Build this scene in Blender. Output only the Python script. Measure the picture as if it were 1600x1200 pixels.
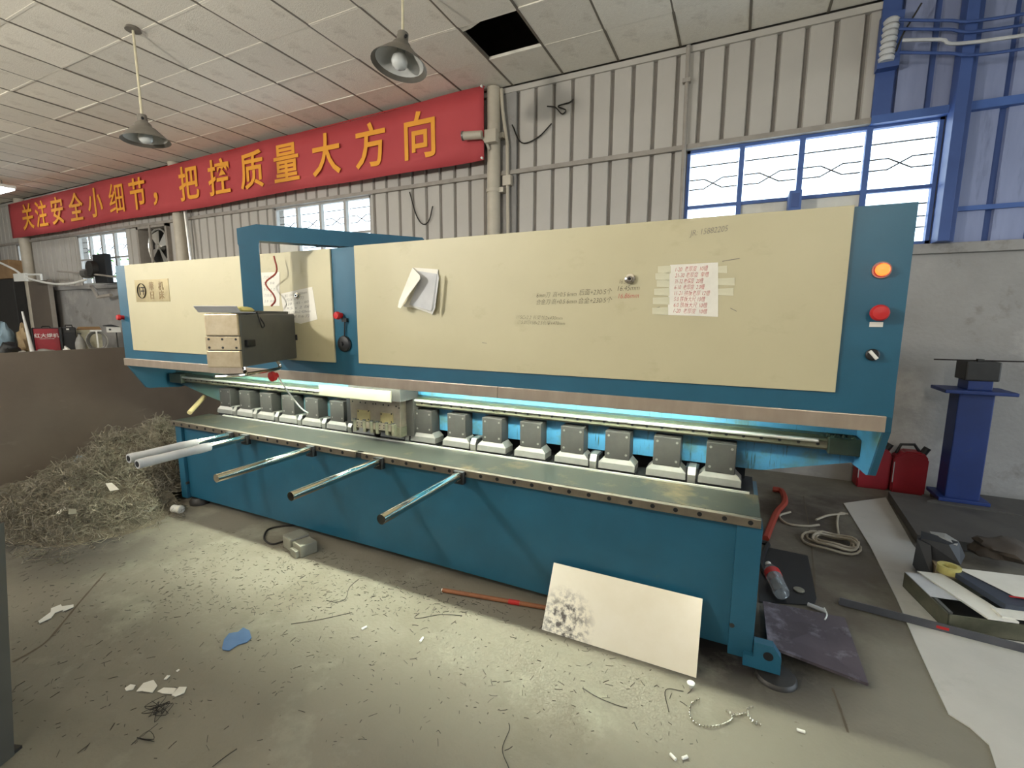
import bpy, bmesh, math, random
from mathutils import Vector, Matrix
for o in list(bpy.data.objects): bpy.data.objects.remove(o)
SC = bpy.context.scene; COL = SC.collection
random.seed(7)
R = math.radians

# ------------------------------------------------------------------ camera
CAMH = 1.65; FPX = 726.1
YAW, PIT, ROL = R(-25.558), R(-8.2006), R(.2623)
cam = bpy.data.cameras.new('camera'); cam.sensor_width = 36; cam.lens = FPX / 1600 * 36
cam.clip_start = .02; cam.clip_end = 300
co = bpy.data.objects.new('camera', cam); COL.objects.link(co); SC.camera = co
_f = Vector((math.sin(YAW) * math.cos(PIT), math.cos(YAW) * math.cos(PIT), math.sin(PIT)))
_r = Vector((math.cos(YAW), -math.sin(YAW), 0)); _u = _r.cross(_f)
_r2 = _r * math.cos(ROL) + _u * math.sin(ROL); _u2 = -_r * math.sin(ROL) + _u * math.cos(ROL)
co.matrix_world = Matrix(((_r2.x, _u2.x, -_f.x, 0), (_r2.y, _u2.y, -_f.y, 0), (_r2.z, _u2.z, -_f.z, CAMH), (0, 0, 0, 1)))

# ------------------------------------------------------------------ world, exposure
W = bpy.data.worlds.new('world'); SC.world = W; W.use_nodes = True
bg = W.node_tree.nodes['Background']; bg.inputs[0].default_value = (.75, .88, 1, 1); bg.inputs[1].default_value = 4.9
SC.view_settings.view_transform = 'Standard'; SC.view_settings.look = 'None'
SC.view_settings.gamma = 1; SC.view_settings.exposure = 0; SC.view_settings.use_curve_mapping = False

def portal(name, loc, sx, sy, rot):
    l = bpy.data.lights.new(name, 'AREA'); l.shape = 'RECTANGLE'; l.size = sx; l.size_y = sy; l.cycles.is_portal = True
    o = bpy.data.objects.new(name, l); COL.objects.link(o); o.location = loc; o.rotation_euler = rot
    return o
portal('front_window_portal', (-10.5, -6.9, 3.1), 13, 1.7, (R(90), 0, 0))        # faces +y
portal('door_portal', (5.9, 2, 1.9), 6, 3.8, (R(90), 0, R(90)))              # faces -x
portal('window_portal', (.48, 5.75, 2.88), 2.2, 1.15, (R(-90), 0, 0))           # faces -y
portal('window_portal', (-6.1, 5.75, 2.88), 2.1, 1.15, (R(-90), 0, 0))
portal('window_portal', (-12.75, 5.75, 2.88), 2.1, 1.15, (R(-90), 0, 0))
LAMP_W = 560; TUBE_E = 215

# ------------------------------------------------------------------ helpers
def at(px, py, ax, v):
    """the point seen at a photo pixel on the plane axis = v (author's measuring tool)"""
    d = _r2 * ((px - 800) / FPX) - _u2 * ((py - 600) / FPX) + _f
    c = Vector((0, 0, CAMH)); t = (v - c[ax]) / d[ax]
    return c + d * t
def s2l(c): return tuple((x / 255 / 12.92 if x / 255 <= .04045 else ((x / 255 + .055) / 1.055) ** 2.4) for x in c)
MATS = {}
def mat(name, c, rough=.6, metal=0, c2=None, scale=6, contrast=.25, bump=0, bscale=60, emit=None, stretch=None, rand=0, spec=.5, detail=6):
    m = bpy.data.materials.new(name); m.use_nodes = True; nt = m.node_tree; N = nt.nodes; L = nt.links
    b = N['Principled BSDF']; b.inputs['Roughness'].default_value = rough; b.inputs['Metallic'].default_value = metal
    b.inputs['Specular IOR Level'].default_value = spec
    A = s2l(c); B = s2l(c2) if c2 else tuple(x * .72 for x in A)
    tc = N.new('ShaderNodeTexCoord'); mp = N.new('ShaderNodeMapping'); L.new(tc.outputs['Object'], mp.inputs[0])
    if stretch: mp.inputs['Scale'].default_value = stretch
    nz = N.new('ShaderNodeTexNoise'); nz.inputs['Scale'].default_value = scale; nz.inputs['Detail'].default_value = detail; nz.inputs['Roughness'].default_value = .6
    L.new(mp.outputs[0], nz.inputs['Vector'])
    rp = N.new('ShaderNodeValToRGB'); rp.color_ramp.elements[0].position = .5 - contrast; rp.color_ramp.elements[1].position = .5 + contrast
    rp.color_ramp.elements[0].color = (*B, 1); rp.color_ramp.elements[1].color = (*A, 1)
    L.new(nz.outputs['Fac'], rp.inputs[0]); out = rp.outputs[0]
    if rand:
        oi = N.new('ShaderNodeObjectInfo'); mr = N.new('ShaderNodeMapRange'); L.new(oi.outputs['Random'], mr.inputs[0])
        mr.inputs[3].default_value = 1 - rand; mr.inputs[4].default_value = 1 + rand * .4
        mx = N.new('ShaderNodeMix'); mx.data_type = 'RGBA'; mx.blend_type = 'MULTIPLY'; mx.inputs[0].default_value = 1
        L.new(out, mx.inputs[6]); L.new(mr.outputs[0], mx.inputs[7]); out = mx.outputs[2]
    L.new(out, b.inputs['Base Color'])
    if bump:
        n2 = N.new('ShaderNodeTexNoise'); n2.inputs['Scale'].default_value = bscale; n2.inputs['Detail'].default_value = 4
        L.new(mp.outputs[0], n2.inputs['Vector']); bp = N.new('ShaderNodeBump'); bp.inputs['Strength'].default_value = bump; bp.inputs['Distance'].default_value = .01
        L.new(n2.outputs['Fac'], bp.inputs['Height']); L.new(bp.outputs[0], b.inputs['Normal'])
    if emit: b.inputs['Emission Color'].default_value = (*s2l(emit[0]), 1); b.inputs['Emission Strength'].default_value = emit[1]
    MATS[name] = m; return m
def overlay(m, c, scale, lo, hi, stretch=None, seed=0, detail=8, mask=None):
    """mix a second colour over a material where a noise passes a threshold (stains, rust, grime, painted shade)"""
    nt = m.node_tree; N = nt.nodes; L = nt.links; b = N['Principled BSDF']
    src = b.inputs['Base Color'].links[0].from_socket
    tc = N.new('ShaderNodeTexCoord'); mp = N.new('ShaderNodeMapping'); L.new(tc.outputs['Object'], mp.inputs[0]); mp.inputs['Location'].default_value = (seed, seed * .7, seed * .3)
    if stretch: mp.inputs['Scale'].default_value = stretch
    nz = N.new('ShaderNodeTexNoise'); nz.inputs['Scale'].default_value = scale; nz.inputs['Detail'].default_value = detail; nz.inputs['Roughness'].default_value = .65
    L.new(mp.outputs[0], nz.inputs['Vector'])
    mr = N.new('ShaderNodeMapRange'); mr.inputs[1].default_value = lo; mr.inputs[2].default_value = hi; L.new(nz.outputs['Fac'], mr.inputs[0])
    fac = mr.outputs[0]
    if mask:                                            # a soft-edged patch in object space: centre, radii
        mm = N.new('ShaderNodeMapping'); mm.vector_type = 'TEXTURE'; L.new(tc.outputs['Object'], mm.inputs[0])
        mm.inputs['Location'].default_value = mask[0]; mm.inputs['Scale'].default_value = mask[1]
        ln = N.new('ShaderNodeVectorMath'); ln.operation = 'LENGTH'; L.new(mm.outputs[0], ln.inputs[0])
        m2 = N.new('ShaderNodeMapRange'); m2.inputs[1].default_value = 1; m2.inputs[2].default_value = .4; L.new(ln.outputs['Value'], m2.inputs[0])
        ml = N.new('ShaderNodeMath'); ml.operation = 'MULTIPLY'; L.new(fac, ml.inputs[0]); L.new(m2.outputs[0], ml.inputs[1]); fac = ml.outputs[0]
    mx = N.new('ShaderNodeMix'); mx.data_type = 'RGBA'; L.new(fac, mx.inputs[0]); L.new(src, mx.inputs[6]); mx.inputs[7].default_value = (*s2l(c), 1)
    L.new(mx.outputs[2], b.inputs['Base Color']); return m

WL = {}
class MB:
    def __init__(s): s.bm = bmesh.new()
    def ply(s, vs, fs):
        v = [s.bm.verts.new(p) for p in vs]
        for f in fs:
            try: s.bm.faces.new([v[i] for i in f])
            except ValueError: pass
        return s
    def box(s, x0, x1, y0, y1, z0, z1, bev=0, m=None):
        P = [Vector((x, y, z)) for x in (x0, x1) for y in (y0, y1) for z in (z0, z1)]
        if m: P = [m @ p for p in P]
        v = [s.bm.verts.new(p) for p in P]
        fs = [s.bm.faces.new([v[i] for i in f]) for f in ((0, 1, 3, 2), (4, 6, 7, 5), (0, 4, 5, 1), (2, 3, 7, 6), (0, 2, 6, 4), (1, 5, 7, 3))]
        if bev:
            ed = list({e for f in fs for e in f.edges})
            bmesh.ops.bevel(s.bm, geom=ed, offset=bev, segments=2, affect='EDGES', profile=.6)
        return s
    def cyl(s, p, q, r, r2=None, n=14, cap=True):
        return s.tube([p, q], [r, r if r2 is None else r2], n, cap)
    def tube(s, pts, r, n=8, cap=True, flat=1):
        pts = [Vector(p) for p in pts]; rs = r if isinstance(r, (list, tuple)) else [r] * len(pts)
        rings = []; up = None
        for i, p in enumerate(pts):
            t = (pts[min(i + 1, len(pts) - 1)] - pts[max(i - 1, 0)])
            if t.length < 1e-9: t = Vector((0, 0, 1))
            t.normalize()
            if up is None:
                a = Vector((0, 0, 1)) if abs(t.z) < .9 else Vector((1, 0, 0)); up = a
            sd = t.cross(up)
            if sd.length < 1e-6: sd = t.cross(Vector((1, .3, 0)))
            sd.normalize(); up = sd.cross(t).normalized()
            rings.append([s.bm.verts.new(p + (sd * math.cos(2 * math.pi * k / n) + up * math.sin(2 * math.pi * k / n) * flat) * rs[i]) for k in range(n)])
        for a, b in zip(rings, rings[1:]):
            for k in range(n): s.bm.faces.new((a[k], a[(k + 1) % n], b[(k + 1) % n], b[k]))
        if cap and n > 2:
            s.bm.faces.new(rings[0][::-1]); s.bm.faces.new(rings[-1])
        return s
    def prism(s, poly, ax, a, b):
        """extrude a 2-D polygon along axis ax from a to b (the 2-D axes are the other two in xyz order)"""
        def P(u, v, w): return [(w, u, v), (u, w, v), (u, v, w)][ax]
        n = len(poly); A = [s.bm.verts.new(P(u, v, a)) for u, v in poly]; B = [s.bm.verts.new(P(u, v, b)) for u, v in poly]
        s.bm.faces.new(A); s.bm.faces.new(B[::-1])
        for i in range(n): s.bm.faces.new((A[i], B[i], B[(i + 1) % n], A[(i + 1) % n]))
        return s
    def lathe(s, prof, c, n=24, m=None):
        c = Vector(c); m = m or Matrix.Identity(3); rings = []
        for r, z in prof:
            rings.append([s.bm.verts.new(c + m @ Vector((max(r, 1e-4) * math.cos(2 * math.pi * k / n), max(r, 1e-4) * math.sin(2 * math.pi * k / n), z))) for k in range(n)])
        for a, b in zip(rings, rings[1:]):
            for k in range(n): s.bm.faces.new((a[k], a[(k + 1) % n], b[(k + 1) % n], b[k]))
        return s
    def build(s, name, m, parent=None, label=None, cat=None, group=None, kind=None, smooth=False, recalc=True, origin=None):
        bm = s.bm
        if recalc: bmesh.ops.recalc_face_normals(bm, faces=bm.faces[:])
        xs = [v.co for v in bm.verts]
        lo = Vector((min(p.x for p in xs), min(p.y for p in xs), min(p.z for p in xs))); hi = Vector((max(p.x for p in xs), max(p.y for p in xs), max(p.z for p in xs)))
        c = Vector(origin) if origin is not None else Vector(((lo.x + hi.x) / 2, (lo.y + hi.y) / 2, lo.z if parent is None else (lo.z + hi.z) / 2))
        for v in bm.verts: v.co -= c
        me = bpy.data.meshes.new(name); bm.to_mesh(me); bm.free()
        me.materials.append(MATS[m] if isinstance(m, str) else m)
        if smooth:
            for p in me.polygons: p.use_smooth = True
            try: me.set_sharp_from_angle(angle=R(38))
            except Exception: pass
        return put(name, me, c, parent, label, cat, group, kind)
def put(name, me, c, parent=None, label=None, cat=None, group=None, kind=None):
    o = bpy.data.objects.new(name, me); COL.objects.link(o); c = Vector(c)
    if parent: o.parent = parent; o.location = c - WL[parent.name]
    else: o.location = c
    WL[o.name] = c
    return tag(o, label, cat, group, kind)
def tag(o, label=None, cat=None, group=None, kind=None):
    if label: o['label'] = label
    if cat: o['category'] = cat
    if group: o['group'] = group
    if kind: o['kind'] = kind
    return o
def thing(name, loc, label=None, cat=None, group=None, kind=None):
    return put(name, None, loc, None, label, cat, group, kind)
def kids(o): return [c for c in list(bpy.data.objects) if c.parent == o]
def dup(o, d, parent=None, label=None, KC={}):
    c = o.copy(); COL.objects.link(c); w = WL[o.name] + Vector(d); WL[c.name] = w
    if parent: c.parent = parent; c.location = w - WL[parent.name]
    else: c.location = w
    if label: c['label'] = label
    if o.name not in KC: KC[o.name] = [bpy.data.objects[n] for n in CH.get(o.name, [])]
    for k in KC[o.name]: dup(k, d, c)
    return c
CH = {}
def reg(o):                                              # remember an object's children so that dup() can copy them
    CH[o.name] = [c.name for c in kids(o)]
    for c in CH[o.name]: reg(bpy.data.objects[c])
    return o
def text_mesh(txt, size, off=0, ext=.001, sx=1, shear=0):
    cu = bpy.data.curves.new('text', 'FONT'); cu.body = txt; cu.size = size; cu.align_x = 'CENTER'; cu.align_y = 'CENTER'
    cu.offset = off; cu.extrude = ext; cu.shear = shear; cu.resolution_u = 3
    o = bpy.data.objects.new('text', cu); COL.objects.link(o)
    me = bpy.data.meshes.new_from_object(o.evaluated_get(bpy.context.evaluated_depsgraph_get()))
    bpy.data.objects.remove(o); bpy.data.curves.remove(cu)
    xs = [v.co.x for v in me.vertices] or [0]; ys = [v.co.y for v in me.vertices] or [0]
    cx, cy = (min(xs) + max(xs)) / 2, (min(ys) + max(ys)) / 2
    for v in me.vertices:                                # stand it upright on the xz plane facing -y
        x, y, z = v.co; v.co = ((x - cx) * sx, -z, y - cy)
    return me
def text(name, txt, size, c, m, parent, off=0, ext=.001, sx=1, rot=None, label=None, shear=0):
    me = text_mesh(txt, size, off, ext, sx, shear)
    if rot is not None: me.transform(rot.to_4x4())
    me.materials.append(MATS[m]); return put(name, me, c, parent, label)
def bez(pts, n=8):
    """Catmull-Rom through points"""
    P = [Vector(p) for p in pts]; P = [P[0] * 2 - P[1]] + P + [P[-1] * 2 - P[-2]]; out = []
    for i in range(1, len(P) - 2):
        a, b, c, d = P[i - 1:i + 3]
        for k in range(n):
            t = k / n; out.append(.5 * (2 * b + (c - a) * t + (2 * a - 5 * b + 4 * c - d) * t * t + (-a + 3 * b - 3 * c + d) * t ** 3))
    return out + [P[-2]]
Rz = lambda a: Matrix.Rotation(R(a), 3, 'Z'); Ry = lambda a: Matrix.Rotation(R(a), 3, 'Y'); Rx = lambda a: Matrix.Rotation(R(a), 3, 'X')
def T(loc, rot=None): return Matrix.Translation(loc) @ (rot.to_4x4() if rot is not None else Matrix.Identity(4))

# ------------------------------------------------------------------ materials
mat('teal', (30, 88, 112), .42, c2=(25, 76, 97), scale=3, bump=.05, bscale=150); overlay(MATS['teal'], (60, 92, 100), 9, .66, .8)
mat('sky_blue', (56, 112, 146), .45, c2=(48, 100, 130), scale=4)
overlay(MATS['sky_blue'], (30, 52, 36), 5, .58, .66, (12, 1, .8), 3); overlay(MATS['sky_blue'], (62, 84, 70), 3.2, .5, .7, (2, 1, 2), 11); overlay(MATS['sky_blue'], (64, 88, 80), 2.5, .2, .5, None, 5, mask=((-2.2, 0, 0), (2.2, 2, 2)))
mat('cream', (184, 176, 144), .5, c2=(173, 164, 132), scale=1.4, contrast=.3); overlay(MATS['cream'], (160, 150, 116), 4, .58, .86, (1, 1, 1.6), 5); overlay(MATS['cream'], (112, 102, 80), 26, .72, .84, None, 2)
mat('steel', (186, 172, 156), .32, .55, c2=(164, 148, 132), scale=3, stretch=(3, 1, 1))
mat('bright_steel', (225, 222, 214), .3, .7, c2=(200, 196, 188), scale=5)
mat('chrome', (225, 220, 210), .1, 1, c2=(205, 198, 185), scale=8)
mat('table_steel', (58, 61, 55), .42, .5, c2=(48, 51, 46), scale=3); overlay(MATS['table_steel'], (120, 104, 74), 4, .55, .75, None, 4)
mat('rail_steel', (150, 140, 124), .36, .8, c2=(120, 112, 100), scale=9)
mat('dark_steel', (58, 56, 53), .5, .35, c2=(46, 44, 42), scale=10)
mat('oiled_steel', (128, 122, 104), .4, .6, c2=(84, 88, 70), scale=8)
mat('black', (18, 18, 20), .5, c2=(10, 10, 12)); mat('hole', (8, 8, 10), .8)
mat('foot_steel', (116, 114, 109), .4, .5, c2=(102, 100, 95), scale=12)
mat('brass_plate', (158, 144, 104), .4, .6, c2=(128, 114, 80), scale=10)
mat('grime', (40, 52, 38), .5, c2=(28, 34, 24), scale=14)
mat('box_grey', (96, 94, 86), .45, .3, c2=(84, 82, 76), scale=6)
mat('box_steel', (206, 190, 160), .36, .55, c2=(176, 156, 124), scale=12)
mat('red', (190, 34, 34), .4, c2=(160, 24, 24)); mat('lit_red', (255, 60, 30), .4, emit=((255, 70, 24), 7))
mat('paper', (226, 222, 210), .8, c2=(206, 202, 190), scale=5); mat('paper_grey', (196, 196, 196), .8, c2=(170, 170, 172), scale=7)
mat('tape', (206, 202, 176), .3, c2=(190, 186, 160), scale=9); mat('ink', (50, 44, 42), .8); mat('red_ink', (196, 64, 74), .8); mat('faint_ink', (128, 122, 118), .8)
mat('gold_ink', (120, 92, 40), .5); mat('white_ink', (226, 222, 216), .6)
mat('banner', (182, 70, 72), .75, c2=(172, 60, 64), scale=1.5); mat('banner_text', (236, 164, 52), .7, c2=(226, 150, 44), scale=2)
mat('tile', (236, 229, 215), .9, c2=(227, 219, 204), scale=30, bump=.35, bscale=90, rand=.1); overlay(MATS['tile'], (186, 176, 158), 3, .6, .85, None, 6)
mat('grid', (120, 112, 98), .6, c2=(100, 92, 80)); mat('roof', (22, 30, 52), .9, c2=(14, 20, 36))
mat('wall_panel', (184, 178, 169), .6, c2=(171, 165, 156), scale=1.2, rand=.05); overlay(MATS['wall_panel'], (150, 142, 132), 2, .6, .85, (3, 1, .6), 8)
mat('flare_blue_panel', (140, 148, 178), .6, c2=(120, 128, 158), scale=1.6, rand=.06, stretch=(4, 1, .6)); overlay(MATS['flare_blue_panel'], (70, 74, 92), 2, .56, .8, (4, 1, .5), 3)  # bluish lens flare over the right wall put into the panel colour
mat('blue_steel', (60, 84, 140), .5, c2=(50, 72, 124), scale=3); mat('flare_blue', (70, 100, 160), .5, c2=(60, 88, 146))  # the frame blue is window bloom put into the paint colour
mat('girt', (160, 152, 142), .6, c2=(136, 128, 118)); mat('seam', (132, 125, 117), .8); mat('bar_white', (112, 110, 94), .5, c2=(100, 98, 84)); mat('crack', (92, 82, 66), .9); mat('dark_bundle', (74, 64, 54), .9, c2=(52, 45, 38)); mat('folder', (58, 64, 78), .5, c2=(48, 54, 66)); mat('bar_grey', (92, 92, 98), .5, .4, c2=(74, 74, 80)); mat('char', (38, 38, 40), .6, c2=(24, 24, 26), scale=14)
mat('plaster', (156, 152, 147), .9, c2=(132, 128, 123), scale=1.6, bump=.3, bscale=30); overlay(MATS['plaster'], (98, 90, 82), 3, .58, .8, None, 9); overlay(MATS['plaster'], (190, 184, 176), 1.2, .55, .8, None, 19)
mat('pipe', (190, 180, 162), .5, c2=(168, 158, 140), scale=4); mat('window_frame', (168, 164, 158), .5, c2=(148, 144, 138))
mat('iron', (52, 44, 42), .6, .4, c2=(40, 34, 32))
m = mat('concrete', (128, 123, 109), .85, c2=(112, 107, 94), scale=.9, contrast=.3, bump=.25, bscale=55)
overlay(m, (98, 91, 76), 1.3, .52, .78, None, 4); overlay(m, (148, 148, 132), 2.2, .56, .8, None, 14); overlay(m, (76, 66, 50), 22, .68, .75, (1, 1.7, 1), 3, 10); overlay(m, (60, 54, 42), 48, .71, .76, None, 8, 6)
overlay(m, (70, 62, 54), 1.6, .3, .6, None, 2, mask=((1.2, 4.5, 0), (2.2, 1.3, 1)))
overlay(m, (40, 36, 32), 3, .2, .5, None, 6, mask=((.1, 2.42, 0), (.62, .42, 1)))  # oil stain by the foot, with the machine's shadow put into its colour
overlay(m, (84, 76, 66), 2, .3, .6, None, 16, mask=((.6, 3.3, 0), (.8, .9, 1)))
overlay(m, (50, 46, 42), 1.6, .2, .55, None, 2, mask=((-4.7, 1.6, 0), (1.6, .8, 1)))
mat('pale_sheet', (188, 184, 176), .7, c2=(172, 168, 160), scale=2, bump=.1, bscale=40); overlay(MATS['pale_sheet'], (140, 134, 122), 2.4, .6, .85, None, 3)
mat('dark_plate', (92, 88, 82), .7, .2, c2=(74, 70, 66), scale=3); overlay(MATS['dark_plate'], (60, 56, 54), 2, .55, .8, None, 5)
mat('rust_plate', (108, 97, 85), .75, .05, c2=(94, 84, 74), scale=1.6); overlay(MATS['rust_plate'], (120, 112, 98), 3, .62, .85, (1, 1, 3), 2)
mat('purple_plate', (98, 88, 94), .5, .4, c2=(76, 68, 74), scale=5); overlay(MATS['purple_plate'], (156, 150, 160), 7, .52, .72, None, 4); overlay(MATS['purple_plate'], (46, 40, 40), 9, .64, .76, None, 14)
m = mat('aluminium', (246, 240, 222), .32, .5, c2=(236, 228, 204), scale=5, contrast=.3); overlay(m, (104, 98, 92), 34, .44, .6, None, 7, mask=((-.27, 0, -.09), (.17, 1, .16)))
mat('swarf', (144, 138, 122), .55, .35, c2=(92, 84, 68), scale=9, rand=.1); mat('swarf_core', (112, 103, 86), .9, c2=(78, 71, 58), scale=14, bump=1, bscale=40)
mat('dark_wire', (44, 40, 34), .6, .3); mat('white_plastic', (226, 224, 216), .45, c2=(210, 208, 200)); mat('grey_plastic', (132, 130, 116), .5, c2=(112, 110, 98))
mat('blue_cloth', (84, 112, 150), .9, c2=(70, 98, 136), scale=12); mat('wood', (150, 96, 60), .6, c2=(120, 72, 44), scale=8, stretch=(1, 1, 1)); mat('pale_wood', (206, 190, 140), .6, c2=(186, 168, 118))
mat('stand_blue', (22, 48, 110), .5, c2=(16, 38, 90), scale=4); overlay(MATS['stand_blue'], (60, 66, 84), 6, .62, .8, None, 2)
mat('can_red', (150, 26, 38), .45, c2=(126, 18, 30), scale=5); mat('hose_red', (150, 52, 32), .6); mat('rope', (168, 158, 140), .8, c2=(146, 136, 118))
mat('shade', (128, 122, 112), .45, .3, c2=(106, 100, 92)); mat('shade_inner', (216, 214, 208), .35, c2=(196, 194, 188)); mat('cream_cord', (206, 196, 166), .6)
mat('cardboard', (150, 120, 84), .85, c2=(130, 100, 68)); mat('bag_grey', (150, 148, 142), .7, c2=(120, 118, 112)); mat('bag_blue', (120, 140, 150), .6, c2=(96, 116, 128)); mat('bag_tan', (160, 138, 104), .8, c2=(130, 110, 80))
mat('tube_lit', (255, 246, 214), .5, emit=((246, 254, 232), TUBE_E)); mat('bulb_lit', (255, 236, 190), .4, emit=((255, 238, 196), 40)); mat('lamp_lit', (250, 252, 255), .4, emit=((244, 250, 255), 14))
mat('bulb_off', (206, 206, 200), .12, c2=(190, 190, 186)); mat('leaf', (96, 140, 60), .7, c2=(60, 100, 36), scale=6); mat('tape_yellow', (196, 184, 110), .5)
m = bpy.data.materials.new('glass'); m.use_nodes = True; MATS['glass'] = m; N = m.node_tree.nodes; N.clear()
a = N.new('ShaderNodeBsdfTransparent'); g = N.new('ShaderNodeBsdfGlossy'); g.inputs['Roughness'].default_value = .08; mx = N.new('ShaderNodeMixShader'); mx.inputs[0].default_value = .06; ou = N.new('ShaderNodeOutputMaterial')
a.inputs[0].default_value = (.95, .97, .97, 1)
for p, q in ((a.outputs[0], mx.inputs[1]), (g.outputs[0], mx.inputs[2]), (mx.outputs[0], ou.inputs[0])): m.node_tree.links.new(p, q)
m = mat('clear_plastic', (210, 216, 220), .15); m.node_tree.nodes['Principled BSDF'].inputs['Transmission Weight'].default_value = .8

# ================================================================== the setting
YW = 5.63; ZC = 4.49
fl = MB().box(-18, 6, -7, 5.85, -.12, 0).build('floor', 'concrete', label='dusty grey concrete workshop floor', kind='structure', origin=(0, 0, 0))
def strip(name, pts, w, z, m, parent, h=.003):
    b = MB(); pts = [Vector(p) for p in pts]
    L_, R_ = [], []
    for i, p in enumerate(pts):
        t = pts[min(i + 1, len(pts) - 1)] - pts[max(i - 1, 0)]; n = Vector((-t.y, t.x, 0)).normalized() * w * (.5 + .5 * random.random()) / 2
        L_.append((p.x + n.x, p.y + n.y, z)); R_.append((p.x - n.x, p.y - n.y, z))
    n = len(pts); b.ply(L_ + R_, [(i, i + 1, n + i + 1, n + i) for i in range(n - 1)])
    return b.build(name, m, parent)
fpx = lambda L: [at(x, y, 2, 0) for x, y in L]
for L_, w in ((((165, 895), (130, 935), (105, 965), (70, 1005), (20, 1035)), .016), (((1300, 1075), (1310, 1100), (1325, 1145)), .012),
              (((1255, 775), (1265, 830), (1272, 900), (1275, 935)), .01)):
    strip('crack', bez(fpx(L_), 5), w, .0015, 'crack', fl)
MB().box(-60, 40, -60, -7.25, -.2, -.08).build('ground', 'paper', label='unseen yard outside the front windows, whitened to bounce daylight in', kind='structure')  # ground kept white to bounce light up at the ceiling

wb = MB().box(-18, 6, YW, YW + .22, 0, 2.24).build('wall_back', 'plaster', label='stained grey plaster lower wall behind the machine', kind='structure')
MB().box(-18, 6, YW - .05, YW + .22, 2.24, 2.33, .006).build('trim_1', 'plaster', label='plaster ledge along the top of the lower wall', kind='structure')
WINS = [(-.6, 1.55), (-7.16, -5.06), (-13.8, -11.74), (-16.9, -16.35)]
HOLE = (-11.26, -10.2)
def inwin(a, b): return any(a < q and b > p for p, q in WINS + [HOLE])
MB().box(-18, 6, YW + .03, YW + .2, 3.46, 5.5).build('panel_backing', 'seam', wb)
edges = sorted([-18, 6] + [e for w in WINS + [HOLE] for e in w])
for a, b in zip(edges, edges[1:]):
    if not inwin(a + .01, b - .01): MB().box(a, b, YW + .03, YW + .2, 2.33, 3.46).build('panel_backing', 'seam', wb)
MB().box(HOLE[0], HOLE[1], YW + .03, YW + .2, 2.33, 2.62).build('panel_backing', 'seam', wb)
PIT_ = .235
up = lo = None; b_up = b_lo = None
def panel(x0, w, z0, z1, m, cache={}):
    k = (round(w, 3), z0, z1, m)
    c = Vector((x0 + w / 2, YW + .015, (z0 + z1) / 2))
    if k in cache: return dup(cache[k], c - WL[cache[k].name], wb)
    cache[k] = MB().prism([(x0 + .004, YW + .035), (x0 + .014, YW), (x0 + w - .036, YW), (x0 + w - .024, YW + .035)], 2, z0, z1).build('panel', m, wb)
    return cache[k]
x = -2.62
k0 = int((-2.62 + 17.9) / PIT_); xs = [-2.62 + PIT_ * i for i in range(-k0, 16)]
for x in xs:
    if -2.9 < x < -2.63: continue
    w = PIT_
    if x > .92: continue
    panel(x, w, 3.49, 4.42, 'wall_panel')
    # lower row, cut to the gaps between windows
    a, b = x, x + w
    for p, q in WINS[:3] + [HOLE]:
        if a < p < b: b = p
        if a < q < b: a = q
    if b - a > .06 and not inwin(a + .005, b - .005): panel(a, b - a, 2.335, 3.44, 'wall_panel')
for i in range(16):
    x = 1.16 + .26 * i
    panel(x, .26, 3.49, 5.2, 'flare_blue_panel')
    if x > 1.56: panel(x, .26, 2.46 if 0 else 2.335, 3.44, 'flare_blue_panel')
panel(1.56, .1 + .26 * 0, 2.335, 3.44, 'flare_blue_panel')
MB().box(1.0, 6, YW + .026, YW + .031, 3.46, 5.5).build('panel_backing', 'blue_steel', wb); MB().box(1.56, 6, YW + .026, YW + .031, 2.33, 3.46).build('panel_backing', 'blue_steel', wb)
# steel framing on the wall
fr = lambda n, m, *a, **k: MB().box(*a).build(n, m, label=k.get('label'), kind='structure')
fr('trim_2', 'girt', -18, 1.02, YW - .05, YW + .03, 3.44, 3.49, label='horizontal steel rail across the wall panels')
fr('trim_3', 'wall_panel', -18, 1.02, YW - .03, YW + .03, 4.41, 4.47, label='pale trim strip under the ceiling tiles')
fr('trim_4', 'flare_blue', 1.0, 6, YW - .06, YW + .03, 3.43, 3.5, label='blue horizontal steel rail on the right wall')
fr('trim_5', 'flare_blue', 1.56, 6, YW - .03, YW + .03, 2.60, 2.64, label='thin blue rail below the right wall panels')
fr('trim_6', 'blue_steel', 1.0, 1.14, YW - .04, YW + .03, 3.5, 5.0, label='dark blue recess strip beside the white panels')
fr('trim_7', 'plaster', -2.86, -2.64, YW - .02, YW + .03, 2.335, 4.45, label='flat grey strip beside the round column')
# columns: steel pipes against the wall
def column(x, r, z0, z1, m, label, y=5.54, clamp=None):
    t = thing('column', (x, y, z0), label, 'column', 'steel pipe columns along the wall')
    MB().cyl((x, y, z0), (x, y, z1), r, n=20).build('pipe', m, t, smooth=True)
    for z in clamp or ():
        MB().cyl((x, y, z - .02), (x, y, z + .02), r + .012, n=20).build('collar', m, t, smooth=True)
        MB().box(x + r, x + r + .06, y - .03, y + .1, z - .03, z + .03).build('bracket', m, t)
    return t
column(-2.92, .085, 0, ZC - .02, 'pipe', 'thick cream pipe column at the right end of the red banner', clamp=(3.25, 3.9))
column(-9.67, .1, 0, ZC - .02, 'pipe', 'grey round column between the fan opening and the middle window')
column(-16.1, .11, 0, ZC - .02, 'pipe', 'grey round column at the far left below the banner end')
t = thing('conduit', (-.62, 5.59, 2.4), 'thin steel conduit pipe running up beside the large right window', 'pipe')
MB().cyl((-.62, 5.57, 2.4), (-.64, 5.57, 4.46), .022, n=10).build('pipe', 'girt', t, smooth=True); MB().box(-.68, -.6, 5.54, 5.6, 4.1, 4.14).build('clip', 'girt', t)
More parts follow.
